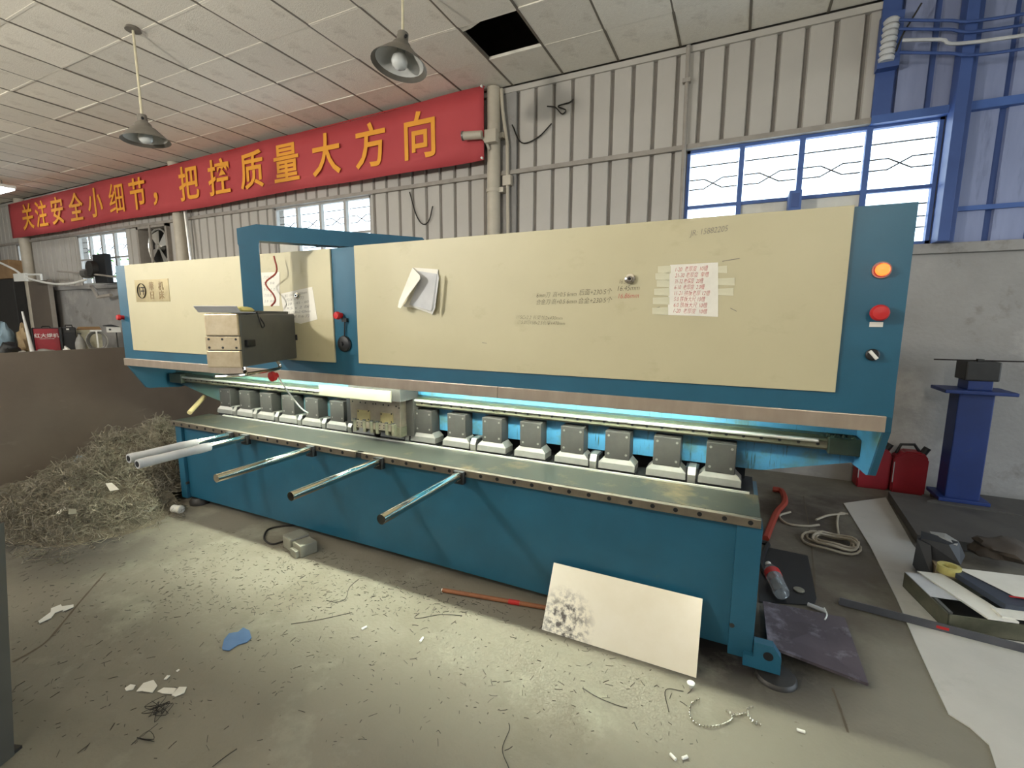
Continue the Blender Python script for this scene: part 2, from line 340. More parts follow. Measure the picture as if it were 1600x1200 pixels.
t = thing('conduit', (-2.76, 5.56, 2.4), 'slim grey conduit beside the thick cream pipe column', 'pipe')
MB().tube([(-2.72, 5.56, 2.4), (-2.74, 5.56, 3.8), (-2.8, 5.55, 4.2), (-2.82, 5.55, 4.45)], .022, 8).build('pipe', 'pipe', t, smooth=True); MB().box(-2.79, -2.68, 5.53, 5.6, 3.3, 3.42).build('junction', 'pipe', t)
t = thing('steel_post', (1.6, 5.52, 2.33), 'dark blue steel column at the right edge of the large window', 'column')
MB().box(1.55, 1.63, 5.44, 5.6, 2.33, 5.2, .004).build('flange', 'blue_steel', t); MB().box(1.63, 1.68, 5.5, 5.6, 2.33, 5.2, .004).build('web', 'blue_steel', t)
# windows
def window(n, x0, x1, cols, bar, label, z0=2.335, z1=3.44, fm='window_frame', fw=.035, covered=()):
    w = thing('window_%d' % n, ((x0 + x1) / 2, YW + .08, z0), label, kind='structure'); y = YW + .02
    MB().box(x0, x1, y, y + .06, z1 - fw, z1).box(x0, x1, y, y + .06, z0, z0 + fw).box(x0, x0 + fw, y, y + .06, z0, z1).box(x1 - fw, x1, y, y + .06, z0, z1).build('frame', fm, w)
    cw = (x1 - x0) / cols
    for i in range(1, cols): MB().box(x0 + cw * i - fw * .8, x0 + cw * i + fw * .8, y - .005, y + .055, z0, z1).build('mullion', fm, w)
    MB().box(x0, x1, y + .005, y + .05, bar - .017, bar + .017).build('transom', fm, w)
    for i in range(cols):
        a, b = x0 + cw * i + fw, x0 + cw * (i + 1) - fw; c = (a + b) / 2; g = MB(); gy = y + .075
        for q0, q1 in ((bar, z1), (z0, bar)):
            h = q1 - q0
            if h < .3: continue
            zm = q0 + h * .42; d = min(.05, h * .1)
            MB().box(a - .01, b + .01, y + .028, y + .033, q0 + .01, q1 - .01).build('pane', 'paper' if (i, q0 < bar) in covered else 'glass', w)
            g.tube([(a, gy, q0 + h * .74), (b, gy, q0 + h * .74)], .007, 5)
            for s in (1, -1): g.tube([(a, gy, zm + s * d), (c - .09, gy, zm + s * d), (c + .09, gy, zm - s * d), (b, gy, zm - s * d)], .007, 5)
        g.build('grille', 'iron', w)
    return w
window(1, -.6, 1.55, 4, 2.85, 'large four-bay window with flare-blue frame at right, blown out white', fm='flare_blue', fw=.03, covered=((1, True), (2, True)))
window(2, -7.16, -5.06, 4, 2.93, 'middle window behind the blue swing arm', fw=.03, covered=((0, True),))
window(3, -13.8, -11.74, 4, 2.9, 'far left window under the banner with a green view', fw=.04)
window(4, -16.9, -16.35, 1, 2.9, 'tiny window at the far left edge', fw=.04)
# other walls and the door the daylight comes in by
MB().box(-18.2, -18, -7, 5.85, 0, 5.5).build('wall_left', 'plaster', label='plaster end wall of the hall', kind='structure')
MB().box(6, 6.2, -7, -1, 0, 5.5).box(6, 6.2, 5, 5.85, 0, 5.5).box(6, 6.2, -1, 5, 3.8, 5.5).build('wall_right', 'plaster', label='end wall with a wide open door out of view', kind='structure')
MB().box(6.25, 60, -40, 40, -.2, -.08).build('ground_2', 'paper', label='open yard outside the side door', kind='structure')
MB().box(-18, -17, -7.2, -7, 0, 5.5).box(-4, 6, -7.2, -7, 0, 5.5).box(-17, -4, -7.2, -7, 3.95, 5.5).box(-17, -4, -7.2, -7, 0, 2.25).build('wall_front', 'plaster', label='wall behind the viewer with an added row of unseen windows', kind='structure')  # unseen window band, placed and sized to light the panels more than the floor
for i in range(5): MB().box(-17 + i * 3 - .05, -17 + i * 3 + .05, -7.15, -7.05, 2.25, 3.95).build('window_mullion', 'window_frame', bpy.data.objects['wall_front'])
MB().box(-18.2, 6.2, -7.2, 5.85, 5.5, 5.6).build('roof', 'roof', label='dark steel roof seen through the missing ceiling tile', kind='structure')
# ceiling: lay-in tiles on a steel grid
PT = .655; X0 = -2.035; Y0 = 4.985
ce = MB().box(-18, 1.65, -7, Y0 - PT * 9, ZC, ZC + .02).build('ceiling', 'tile', label='suspended ceiling of pale fibre tiles', kind='structure')
nx0, nx1 = -24, 5
tile = None
for i in range(nx0, nx1 + 1):
    for j in range(-9, 1):
        xa, ya = X0 + PT * i, Y0 + PT * j
        if i == -1 and j == -1: continue
        yb = min(ya + PT, YW - .03)
        if j == 0:
            if i == nx0: edge_tile = MB().box(xa + .008, xa + PT - .008, ya + .008, yb, ZC, ZC + .015).build('tile', 'tile', ce)
            else: dup(edge_tile, (xa - (X0 + PT * nx0), 0, 0), ce)
        elif tile is None:
            tile = MB().box(xa + .008, xa + PT - .008, ya + .008, ya + PT - .008, ZC, ZC + .015).build('tile', 'tile', ce); tx, ty = xa, ya
        else:
            q = dup(tile, (xa - tx, ya - ty, random.choice((0, 0, 0, .006, -.004))), ce)
            if random.random() < .12: q.rotation_euler = (R(random.uniform(-.5, .5)), R(random.uniform(-.5, .5)), 0)
for i in range(nx0, nx1 + 2): MB().box(X0 + PT * i - .012, X0 + PT * i + .012, Y0 - PT * 9, YW, ZC - .004, ZC + .03).build('grid_runner', 'grid', ce)
for j in range(-9, 1): MB().box(X0 + PT * nx0, X0 + PT * (nx1 + 1), Y0 + PT * j - .012, Y0 + PT * j + .012, ZC - .003, ZC + .028).build('grid_runner', 'tile', ce)
MB().prism([(X0 - PT, Y0 - PT), (X0 - PT + .3, Y0 - PT), (X0 - PT + .12, Y0 - PT + .07), (X0 - PT, Y0 - PT + .09)], 2, ZC + .002, ZC + .02).build('broken_tile', 'tile', ce)
MB().box(1.6, 6, -7, 5.85, 5.0, 5.05).build('ceiling_2', 'plaster', label='higher ceiling over the right bay', kind='structure')
MB().box(1.62, 1.7, -7, 5.6, ZC, 5.02).build('trim_8', 'plaster', label='fascia board at the end of the tiled ceiling', kind='structure')

# ================================================================== lamps
def bulb_lamp(x, y, zc, drop, label, lit=None, tilt=(0, 0), s=1.0):
    t = thing('pendant_lamp', (x, y, zc), label, 'pendant lamp', 'enamel pendant lamps')
    MB().cyl((x, y, ZC - .03), (x, y, ZC), .07, .055, 16).build('ceiling_rose', 'shade', t, smooth=True)
    z = ZC - drop; x2 = x + tilt[0] * .004; y2 = y + tilt[1] * .004
    MB().tube([(x, y, ZC - .02), (x2, y2, z)], .012, 8).build('rod', 'cream_cord', t, smooth=True)
    rot = (Rx(tilt[1]) @ Ry(tilt[0]))
    sh = MB().lathe([(.0, .02), (.045 * s, .02), (.05 * s, -.05 * s), (.075 * s, -.075 * s), (.08 * s, -.1 * s), (.11 * s, -.13 * s), (.225 * s, -.245 * s), (.235 * s, -.25 * s), (.232 * s, -.243 * s), (.112 * s, -.122 * s)], (x2, y2, z), 32, rot).build('shade', 'shade', t, smooth=True)
    MB().lathe([(.228 * s, -.2465 * s), (.11 * s, -.135 * s), (.05 * s, -.1 * s), (0, -.1 * s)], (x2, y2, z), 32, rot).build('reflector', 'shade_inner', t, smooth=True)
    MB().lathe([(.03 * s, -.1 * s), (.034 * s, -.14 * s), (.062 * s, -.18 * s), (.07 * s, -.22 * s), (.058 * s, -.255 * s), (.03 * s, -.275 * s), (0, -.28 * s)], (x2, y2, z), 20, rot).build('bulb', 'bulb_off', t, smooth=True)
    MB().cyl(Vector((x2, y2, z)) + rot @ Vector((.045 * s, -.02, -.03 * s)), Vector((x2, y2, z)) + rot @ Vector((.065 * s, -.03, -.03 * s)), .012, n=8).build('screw', 'hole', t)
    return t
bulb_lamp(-5.62, 2.953, 3.35, .83, 'small unlit enamel pendant lamp hanging above the left half of the banner', tilt=(-3, 2), s=.92)
bulb_lamp(-2.72, 3.52, 3.85, .49, 'larger unlit enamel pendant lamp hanging nearest the missing ceiling tile', tilt=(4, -9), s=1.0)
def lit_lamp(x, y, z, w, label, col=(1, .965, .88)):
    t = thing('unseen_bowl_lamp', (x, y, z), label, 'ceiling lamp', 'lit bowl lamps of the hall')
    MB().tube([(x, y, z + .1), (x, y, ZC)], .01, 8).build('rod', 'cream_cord', t)
    MB().lathe([(0, .14), (.03, .14), (.035, .08), (0, .08)], (x, y, z), 16).build('socket', 'shade', t, smooth=True)
    MB().lathe([(.0, -.2), (.14, -.195), (.25, -.165), (.255, -.16), (.25, -.158), (.14, -.185), (0, -.19)], (x, y, z), 28).build('bowl', 'shade', t, smooth=True)  # bowl added to keep light off the floor and let it reach the ceiling
    for a in range(3): MB().tube([(x + .24 * math.cos(a * 2.094), y + .24 * math.sin(a * 2.094), z - .16), (x + .02 * math.cos(a * 2.094), y + .02 * math.sin(a * 2.094), z + .13)], .004, 5).build('wire', 'dark_wire', t)
    l = bpy.data.lights.new('bulb_light', 'POINT'); l.energy = w; l.color = col; l.shadow_soft_size = .14
    o = bpy.data.objects.new('bulb_light', l); COL.objects.link(o); o.parent = t; o.location = (0, 0, 0)
    return t
lit_lamp(-3.8, -1.0, 3.0, LAMP_W, 'lit bulb hanging over the aisle in front of the machine')
lit_lamp(-10.0, -1.0, 3.0, LAMP_W * .95, 'added unseen bulb over the far end of the aisle')  # unseen lamp added for ambient light and a brighter ceiling
lit_lamp(1.2, -3, 3.3, LAMP_W * .5, 'added unseen bulb behind the viewer on the right')  # extra fill lamp out of view, added for ambient light
c = at(4, 296, 2, 4.3)
t = thing('ceiling_light', c, 'bright white lit ceiling lamp at the far left edge', 'ceiling lamp')
MB().box(c.x - .45, c.x + .3, c.y - .12, c.y + .12, c.z, c.z + .06, .01).build('housing', 'white_plastic', t)
MB().box(c.x - .43, c.x + .28, c.y - .1, c.y + .1, c.z - .03, c.z, .01).build('diffuser', 'lamp_lit', t)
MB().cyl((c.x, c.y, c.z + .05), (c.x, c.y, ZC), .012).build('rod', 'shade', t)

# ================================================================== the V-grooving machine
YF = 2.335                                                # front plane of the upper beam
MC = thing('grooving_machine', (-2.1, 2.65, 0), 'long blue and cream sheet-metal grooving machine filling the middle of the hall', 'machine')
bx = lambda n, m, *a, bev=0, p=MC, **k: MB().box(*a, bev).build(n, m, p, **k)
# lower base
bx('base_panel', 'teal', -4.24, .068, 2.31, 2.34, .075, .712)
bx('base_post', 'teal', .064, .17, 2.285, 2.4, .05, .712, bev=.004)
bx('base_post', 'teal', -4.325, -4.245, 2.285, 2.4, .06, .712, bev=.004)
bx('base_side', 'teal', .14, .165, 2.4, 2.95, .06, .712); bx('base_side', 'teal', -4.32, -4.295, 2.4, 2.95, .06, .712)
bx('base_back', 'teal', -4.3, .14, 2.93, 2.95, .075, .712)
for xa in (.075, -4.24): MB().cyl((xa, 2.306, .2), (xa, 2.284, .2), .012, n=8).build('bolt', 'dark_steel', MC)
f = MB().prism([(.13, .035), (.285, .035), (.285, .115), (.25, .165), (.172, .165), (.172, .09), (.13, .09)], 1, 2.255, 2.30).build('foot_bracket', 'teal', MC)
h = MB().cyl((.232, 2.2535, .112), (.232, 2.256, .112), .021, n=16).build('bolt_hole', 'hole', f)
MB().lathe([(0, .02), (.08, .02), (.088, .012), (.09, 0), (0, 0)], (.27, 2.28, 0), 28).build('levelling_pad', 'dark_steel', MC, smooth=True)
MB().cyl((.2, 2.29, .02), (.2, 2.29, .06), .02, n=12).build('levelling_screw', 'dark_steel', MC)
MB().lathe([(0, .06), (.06, .06), (.08, .03), (.08, 0), (0, 0)], (-4.2, 2.36, 0), 20).build('levelling_pad', 'dark_steel', MC, smooth=True)
MB().lathe([(0, .06), (.06, .06), (.08, .03), (.08, 0), (0, 0)], (-4.2, 2.86, 0), 20).build('levelling_pad', 'dark_steel', MC, smooth=True)
MB().lathe([(0, .06), (.06, .06), (.08, .03), (.08, 0), (0, 0)], (.08, 2.86, 0), 20).build('levelling_pad', 'dark_steel', MC, smooth=True)
# table and its front rail
bx('table_top', 'table_steel', -4.35, .158, 2.298, 2.598, .712, .752)
bx('table_back_strip', 'bright_steel', -4.15, .118, 2.592, 2.609, .74, .76)
bx('table_bed', 'hole', -4.3, .14, 2.609, 2.93, .70, .742)
ra = bx('table_rail', 'rail_steel', -4.345, -2.245, 2.262, 2.292, .712, .754, bev=.003)
rb = bx('table_rail', 'rail_steel', -2.19, .16, 2.262, 2.292, .712, .754, bev=.003)
bx('rail_joint', 'dark_steel', -2.245, -2.19, 2.275, 2.292, .714, .748)
bolt = None
for i in range(42):
    xx = .117 - .1075 * i
    if -2.26 < xx < -2.18: continue
    par = rb if xx > -2.2 else ra
    if bolt is None: bolt = MB().cyl((xx, 2.2605, .734), (xx, 2.266, .734), .011, n=12).build('bolt', 'hole', par); bx0 = xx
    else: dup(bolt, (xx - bx0, 0, 0), par)
# support arms standing out of the front of the table
def arm(x, y0, wrap=0):
    a = MB().cyl((x, 2.27, .722), (x, y0, .722), .0245, n=20).build('support_arm', 'chrome', MC, smooth=True)
    MB().box(x - .034, x + .034, 2.235, 2.272, .672, .748, .004).build('bracket', 'black', a)
    MB().box(x - .02, x + .02, 2.2, 2.236, .7, .742, .004).build('clamp', 'dark_steel', a)
    if wrap:
        w = MB(); n = 14; pts = [(x, wrap - (wrap - y0 + .03) * k / n, .722) for k in range(n + 1)]
        w.tube(pts, [.029 + .004 * random.random() for _ in pts], 12).build('paper_wrap', 'paper_grey', a, smooth=True)
        MB().tube([(x, y0 - .031, .722), (x, y0 - .033, .722)], [.02, .019], 10).build('wrap_opening', 'hole', a)
arm(-1.42, 1.575); arm(-2.03, 1.585); arm(-2.645, 1.585); arm(-3.53, 1.6, 2.0); arm(-3.345, 1.56, 1.98)
# upper beam: body, front plate, covers, skirt
bx('beam_body', 'teal', -5.095, .592, YF + .01, 2.72, 1.3, 2.085)
bx('beam_front', 'teal', -5.1, .596, YF, YF + .012, 1.25, 2.092, bev=.002)
bx('beam_rear', 'teal', -5.0, .56, 2.77, 3.05, 1.0, 1.9)
bx('rear_dark_sheet', 'hole', -4.28, .1, 2.88, 2.9, .74, 1.0)  # near-black sheet added so the gap behind the clamps stays dark
cr = bx('cover_panel', 'cream', -2.235, .393, YF - .012, YF, 1.343, 2.096, bev=.002)
cl = bx('cover_panel', 'cream', -4.925, -2.447, YF - .012, YF, 1.337, 2.09, bev=.002)
for a_, b_ in ((-5.09, -3.05), (-3.048, -1.2), (-1.198, .573)): bx('skirt', 'steel', a_, b_, YF - .02, YF - .003, 1.192, 1.258, bev=.002)
bx('skirt_backing', 'teal', -5.09, .572, YF + .0125, 2.352, 1.232, 1.299)
# end plates (ears)
ear = [(YF + .002, 1.3), (YF + .002, 1.19), (2.47, .965), (2.5, .955), (2.63, .945), (2.76, .93), (2.95, .95), (2.95, 1.5), (YF + .02, 1.5)]
MB().prism(ear, 0, .574, .598).build('end_plate', 'teal', MC); MB().prism([(y + .001, z) for y, z in ear], 0, .568, .574).build('end_plate_lining', 'sky_blue', MC)
MB().prism(ear, 0, -5.1, -5.08).build('end_plate', 'teal', MC)
# throat: oiled back plate, guide rails, work-light tube
MB().prism([(-5.08, 1.3), (-5.08, .985), (-4.5, .86), (-4.3, .83), (.17, .845), (.57, .945), (.57, 1.3)], 1, 2.74, 2.76).build('back_plate', 'sky_blue', MC)
bx('throat_roof', 'teal', -5.04, .57, 2.42, 2.75, 1.29, 1.31)
gl = bx('rail_ledge', 'grime', -4.9, .56, 2.675, 2.742, 1.066, 1.082)
g = MB().prism([(2.742, 1.066), (2.668, 1.066), (2.655, 1.052), (2.655, 1.022), (2.668, 1.01), (2.742, 1.01)], 0, -4.85, .56).build('guide_rail', 'oiled_steel', MC)
b = MB()
for i in range(64): xx = .4 - .082 * i; b.cyl((xx, 2.653, 1.04), (xx, 2.656, 1.04), .008, n=8)
b.build('rail_bolts', 'hole', g, kind='stuff')
MB().cyl((-4.85, 2.645, 1.058), (.4, 2.645, 1.058), .01, n=8).build('oil_pipe', 'bright_steel', MC, smooth=True)
MB().box(.44, .57, 2.63, 2.742, 1.0, 1.082, .006).build('rail_end', 'grime', MC); MB().box(-4.99, -4.8, 2.63, 2.742, 1.0, 1.09, .006).build('rail_end', 'grime', MC)
b = MB()
for i in range(26): xx = random.uniform(.42, .58 - .02); b.lathe([(0, random.uniform(.006, .016)), (random.uniform(.008, .018), 0), (0, -.004)], (xx - .01, 2.65 + random.random() * .05, 1.08), 6)
b.build('grease', 'grime', MC, kind='stuff')
lt = MB().cyl((-4.1, 2.392, 1.276), (-.05, 2.392, 1.276), .017, n=10).build('work_light', 'tube_lit', MC, smooth=True)
MB().box(-4.12, -.03, 2.375, 2.419, 1.294, 1.3).build('light_channel', 'bright_steel', lt)
# clamps, pitch 0.272 m, along the back of the table
def clamp(x):
    c = MB().box(x - .073, x + .073, 2.64, 2.738, .828, .992, .004).build('clamp_block', 'dark_steel', MC)
    for sx in (-1, 1):
        for z in (.858, .966): MB().cyl((x + sx * .052, 2.6385, z), (x + sx * .052, 2.642, z), .007, n=8).build('bolt', 'foot_steel', c)
    F_ = [(-.106, .766, 2.626), (.106, .766, 2.626), (.106, .802, 2.632), (.066, .842, 2.652), (-.066, .842, 2.652), (-.106, .802, 2.632)]
    MB().ply([(x + u, y, z) for u, z, y in F_] + [(x + u, 2.738, z) for u, z, y in F_], [(0, 1, 2, 5), (5, 2, 3, 4), (6, 11, 8, 7), (11, 10, 9, 8)] + [(i, 6 + i, 6 + (i + 1) % 6, (i + 1) % 6) for i in range(6)]).build('clamp_foot', 'foot_steel', c)
    MB().box(x - .11, x + .11, 2.64, 2.738, .742, .766).build('clamp_base', 'hole', c)
    return reg(c)
def stop(x):
    c = MB().prism([(2.632, .75), (2.626, .80), (2.65, .838), (2.738, .838), (2.738, .75)], 0, x - .02, x + .02).build('stop_block', 'foot_steel', MC)
    MB().box(x - .032, x - .021, 2.64, 2.738, .745, .835).build('stop_plate', 'black', c); MB().box(x + .021, x + .032, 2.64, 2.738, .745, .835).build('stop_plate', 'black', c)
    return reg(c)
XC = [-.028 - .276 * i for i in range(16)]
c0 = clamp(XC[0]); s0 = stop(XC[0] - .14)
for i, x in enumerate(XC):
    if i: dup(c0, (x - XC[0], 0, 0), MC)
    if i in (2, 5, 7, 9, 10, 11, 12, 13, 14): dup(s0, (x - XC[0], 0, 0), MC)
# carriage with the tool holders
CYF = 2.55
def cq(n, m, px0, px1, py0, py1, y0, y1, p, bev=0):          # a box whose front face spans the given photo pixels on the plane y = y0
    a, b = at((px0 + px1) / 2, py0, 1, y0), at((px0 + px1) / 2, py1, 1, y0); x0, x1 = at(px0, (py0 + py1) / 2, 1, y0).x, at(px1, (py0 + py1) / 2, 1, y0).x
    return MB().box(x0, x1, y0, y1, b.z, a.z, bev).build(n, m, p)
ca = MB().box(-2.555, -2.09, CYF, 2.62, .872, 1.07, .004).build('carriage', 'rail_steel', MC)
MB().box(-2.78, -2.105, 2.47, 2.482, 1.066, 1.142).build('carriage_cover', 'bar_white', ca)
MB().box(-2.5, -2.03, 2.482, 2.68, 1.072, 1.19).build('carriage_side', 'dark_steel', ca)
MB().box(-2.49, -2.03, 2.62, 2.72, .8, 1.07).build('carriage_block', 'dark_steel', ca); MB().box(-2.64, -2.556, 2.6, 2.72, .84, 1.05).build('carriage_flank', 'black', ca)
MB().box(-2.2, -2.09, CYF - .002, 2.62, .8, .872, .003).build('carriage_heel', 'oiled_steel', ca)
for q in ((558, 577, 641, 657), (594, 613, 645.5, 661)):
    tp = cq('tool_plate', 'brass_plate', *q, CYF - .008, CYF, ca)
    for u in (q[0] + 1.5, q[1] - 1.5):
        for v in (q[2] + 1.5, q[3] - 1.5): p = at(u, v, 1, CYF - .009); MB().cyl(p, p + Vector((0, .004, 0)), .006, n=8).build('bolt', 'hole', tp)
for u, v in ((534, 624.5), (543, 625.5), (551, 627), (563, 628.5), (571, 629.5), (583, 631), (587, 631), (599, 632.5), (607, 633.5), (619, 635), (623.5, 637.5)):
    p = at(u, v, 1, CYF); MB().cyl(p - Vector((0, .002, 0)), p + Vector((0, .002, 0)), .006, n=8).build('bolt', 'hole', ca)
for k, (u0, u1) in enumerate(((552, 556), (567, 571), (578, 582), (587, 591), (602, 606), (612, 616))):
    v0 = 656 + (u0 - 552) * .13; v1 = 673 + (u0 - 552) * .14
    th = cq('tool_holder', 'oiled_steel', u0, u1, v0, v1, CYF - .03, CYF, ca, .002); p = at((u0 + u1) / 2, v0, 1, CYF - .016); MB().cyl(p, p + Vector((0, 0, .012)), .013, n=8).build('clamp_screw', 'dark_steel', th)
for u0, u1 in ((556.5, 566.5), (571.5, 577.5), (582.5, 586.5), (591.5, 601.5), (606.5, 611.5)):
    v0 = 657 + (u0 - 552) * .13; tb = cq('tool_block', 'rail_steel', u0, u1, v0, v0 + 10.5, CYF - .026, CYF, ca, .002)
    if u1 - u0 > 8:
        for u in (u0 + 1.8, u1 - 1.8):
            for v in (v0 + 3, v0 + 7): p = at(u, v, 1, CYF - .027); MB().cyl(p, p + Vector((0, .004, 0)), .005, n=6).build('bolt', 'hole', tb)
# front controls
def button(n, px, py, r, d, m, y=YF, label=None, base='black'):
    p = at(px, py, 1, y); b = MB().lathe([(r * .72, 0), (r * .72, d * .5), (r, d * .55), (r, d * .8), (r * .8, d), (0, d * 1.03)], (p.x, y, p.z), 20, Rx(90)).build(n, m, MC, smooth=True, label=label)
    return b, p
b_, p = button('indicator_lamp', 1377, 422, .024, .03, 'lit_red', label='glowing red lamp')
MB().lathe([(.026, 0), (.033, 0), (.033, .008), (.026, .008)], (p.x, YF, p.z), 20, Rx(90)).build('bezel', 'foot_steel', b_)
b_, p = button('emergency_stop', 1371, 489, .032, .05, 'red', label='red mushroom stop button')
bx('tag', 'paper', p.x - .022, p.x + .022, YF - .003, YF, p.z - .056, p.z - .036, p=b_)
b_, p = button('selector_switch', 1362, 554, .024, .02, 'black', label='black selector switch')
MB().box(p.x - .006, p.x + .006, YF - .034, YF - .018, p.z - .02, p.z + .02, .002, m=T((p.x, 0, p.z), Ry(-40)) @ Matrix.Translation((-p.x, 0, -p.z))).build('pointer', 'white_plastic', b_)
b_, p = button('emergency_stop', 533, 493, .026, .05, 'red', label='red mushroom stop button')
b_, p = button('emergency_stop', 193, 496, .026, .05, 'red', label='red mushroom stop button')
q = at(540, 537, 1, YF); p = at(541, 500, 1, YF)
bx('clasp', 'black', p.x - .02, p.x + .02, YF - .02, YF, p.z - .012, p.z + .012)
k = MB().lathe([(0, 0), (.05, 0), (.055, .01), (.05, .022), (.03, .03), (.012, .03), (.01, .04), (0, .04)], (q.x, YF, q.z), 24, Rx(90)).build('hanging_plug', 'black', MC, smooth=True, label='round black plug hanging on a cord')
MB().tube([(p.x, YF - .012, p.z), (q.x + .005, YF - .012, q.z + .05)], .005, 6).build('cord', 'black', k)
# name plate at the left end
a, b = at(210, 438, 1, YF - .013), at(266, 471, 1, YF - .013)
npl = bx('name_plate', 'brass_plate', a.x, b.x, YF - .0145, YF - .0115, b.z, a.z, label='brushed metal name plate with a round emblem')
w = b.x - a.x; zc = (a.z + b.z) / 2; yp = YF - .0155
MB().tube([(a.x + w * .2 + .062 * math.cos(u * math.pi / 12), yp, zc + .062 * math.sin(u * math.pi / 12)) for u in range(25)], .007, 6, flat=.3).build('emblem_ring', 'ink', npl)
MB().box(a.x + w * .2 - .036, a.x + w * .2 - .025, yp - .001, yp, zc - .035, zc + .035).box(a.x + w * .2 - .012, a.x + w * .2 + .042, yp - .001, yp, zc + .024, zc + .034).box(a.x + w * .2 - .012, a.x + w * .2 + .042, yp - .001, yp, zc - .006, zc + .004).box(a.x + w * .2 + .018, a.x + w * .2 + .028, yp - .001, yp, zc - .035, zc + .034).build('emblem', 'ink', npl)
text('lettering', '華\n日', .075, (a.x + w * .5, yp, zc), 'gold_ink', npl, .001, .0005); text('lettering', '机\n床', .075, (a.x + w * .78, yp, zc), 'gold_ink', npl, .001, .0005)
# handwriting on the right cover
yi = YF - .0127
def note(txt, px, py, h, m='ink', wpx=None, rot=0):
    p = at(px, py, 1, yi); me = text_mesh(txt, h, -.0006, .0002, 1, .25)
    if wpx:
        q = at(px + wpx / 2, py, 1, yi).x - at(px - wpx / 2, py, 1, yi).x; cur = max(v.co.x for v in me.vertices) * 2
        for v in me.vertices: v.co.x *= q / cur
    me.transform(Ry(-rot).to_4x4()); me.materials.append(MATS[m]); put('handwriting', me, (p.x, yi, p.z), cr)
note('6mm刀  高+0.5 6mm', 869, 460, .032, wpx=62, rot=1); note('后面+230/5个', 930, 456, .034, wpx=52, rot=1); note('16.45mm', 982, 450, .034, wpx=34, rot=1); note('16.5', 973, 440, .03, wpx=10)
note('合金刀 高+0.5 6mm', 869, 471, .032, wpx=62, rot=1); note('合金+230/5个', 930, 469, .034, wpx=52, rot=1); note('16.86mm', 982, 462, .034, 'red_ink', wpx=32, rot=1)
note('①5Cr2.2 长度加2x430mm', 842, 496, .026, wpx=72, rot=-1); note('②5.0切158x2.5长度x470mm', 845, 504, .026, wpx=74, rot=-1)
note('JR: 15882205', 1107, 362, .036, 'faint_ink', wpx=60, rot=4)
for px, py, l, aa in ((1142, 406, .07, 8), (1146, 484, .03, -28), (1026, 481, .03, 14), (757, 536, .03, -3)): 
    p = at(px, py, 1, yi); MB().box(-l / 2, l / 2, -.0006, 0, -.001, .0015, m=T((p.x, yi, p.z), Ry(-aa))).build('scratch', 'faint_ink', cr)

# ------------------------------------------------------------------ papers, magnets on the covers
def sheet(name, px, label, m='paper', y=YF - .0125, cat='paper', th=.0012, group=None):
    P = [at(u, v, 1, y) for u, v in px]; c = MB(); n = len(P)
    c.ply([(p.x, y, p.z) for p in P] + [(p.x, y - th, p.z) for p in P], [tuple(range(n)), tuple(range(2 * n - 1, n - 1, -1))] + [(i, (i + 1) % n, n + (i + 1) % n, n + i) for i in range(n)])
    t = thing(name, (sum(p.x for p in P) / n, y, min(p.z for p in P)), label, cat, group); o = c.build('sheet', m, t); return t, P
def lines(t, P, rows, m='faint_ink', y=YF - .0142, fx=(.12, .85), seedv=1, txt=None, h=.024):
    """rows of writing between the sheet's corners P (tl, tr, br, bl)"""
    tl, tr, br, bl = P
    for k in range(rows):
        v = (k + .8) / (rows + .6); a = tl.lerp(bl, v); b = tr.lerp(br, v); p = a.lerp(b, fx[0]); q = a.lerp(b, fx[1] - random.random() * .15)
        me = text_mesh(txt[k % len(txt)], h, -.0004, .0002, 1, .2); cur = max(v_.co.x for v_ in me.vertices) * 2; L_ = (q - p).length
        for v_ in me.vertices: v_.co.x *= L_ / cur
        ang = math.degrees(math.atan2(q.z - p.z, q.x - p.x)); me.transform(Ry(-ang).to_4x4()); me.materials.append(MATS[m]); c = (p + q) / 2
        put('writing', me, (c.x, y, c.z), t)
def magnet(px, py, label, r=.02, y=YF - .014):
    p = at(px, py, 1, y); t = thing('magnet', (p.x, y, p.z), label, 'magnet')
    MB().lathe([(0, 0), (r, 0), (r, .012), (r * .6, .014), (r * .55, .022), (0, .022)], (p.x, y, p.z), 20, Rx(90)).build('body', 'chrome', t, smooth=True)
    MB().lathe([(0, .0222), (r * .3, .0222), (r * .3, .024), (0, .024)], (p.x, y, p.z), 12, Rx(90)).build('core', 'hole', t); return t
t, P = sheet('note_paper', ((439, 459), (488, 448), (496, 499), (470, 506), (445, 500)), 'white note sheet tilted beside the control box, held by a magnet'); lines(t, [P[0], P[1], P[2], P[4]], 6, txt=['料 1500x3 420mm', '切深 0.6 刀', '120 - 45 - 60', 'R5 x 2 板'])
magnet(466, 462, 'small chrome magnet on the tilted note sheet')
t, P = sheet('note_paper', ((408, 426), (437, 425), (437, 478), (410, 478)), 'upright white paper partly hidden behind the blue arm post', y=YF - .0128); lines(t, P, 5, txt=['刀具表 1', '2.0  0.8', '3.0  1.2'])
magnet(985, 436, 'chrome ring magnet on the cream cover above the handwriting', .024)
t, P = sheet('price_sheet', ((1047, 414), (1122, 410), (1122, 495), (1043, 492)), 'white sheet of red handwriting taped to the right cover'); lines(t, P, 8, 'red_ink', txt=['1-20  老厚度  10槽', '21-30 老厚度  单槽', '31-32 老保度  20槽', '6-10  老厚度  2.0槽', '11-21 铁板老厚 12槽', '5.0 铁板大尺 10槽', '6.0 铁板大尺 10槽'], h=.026)
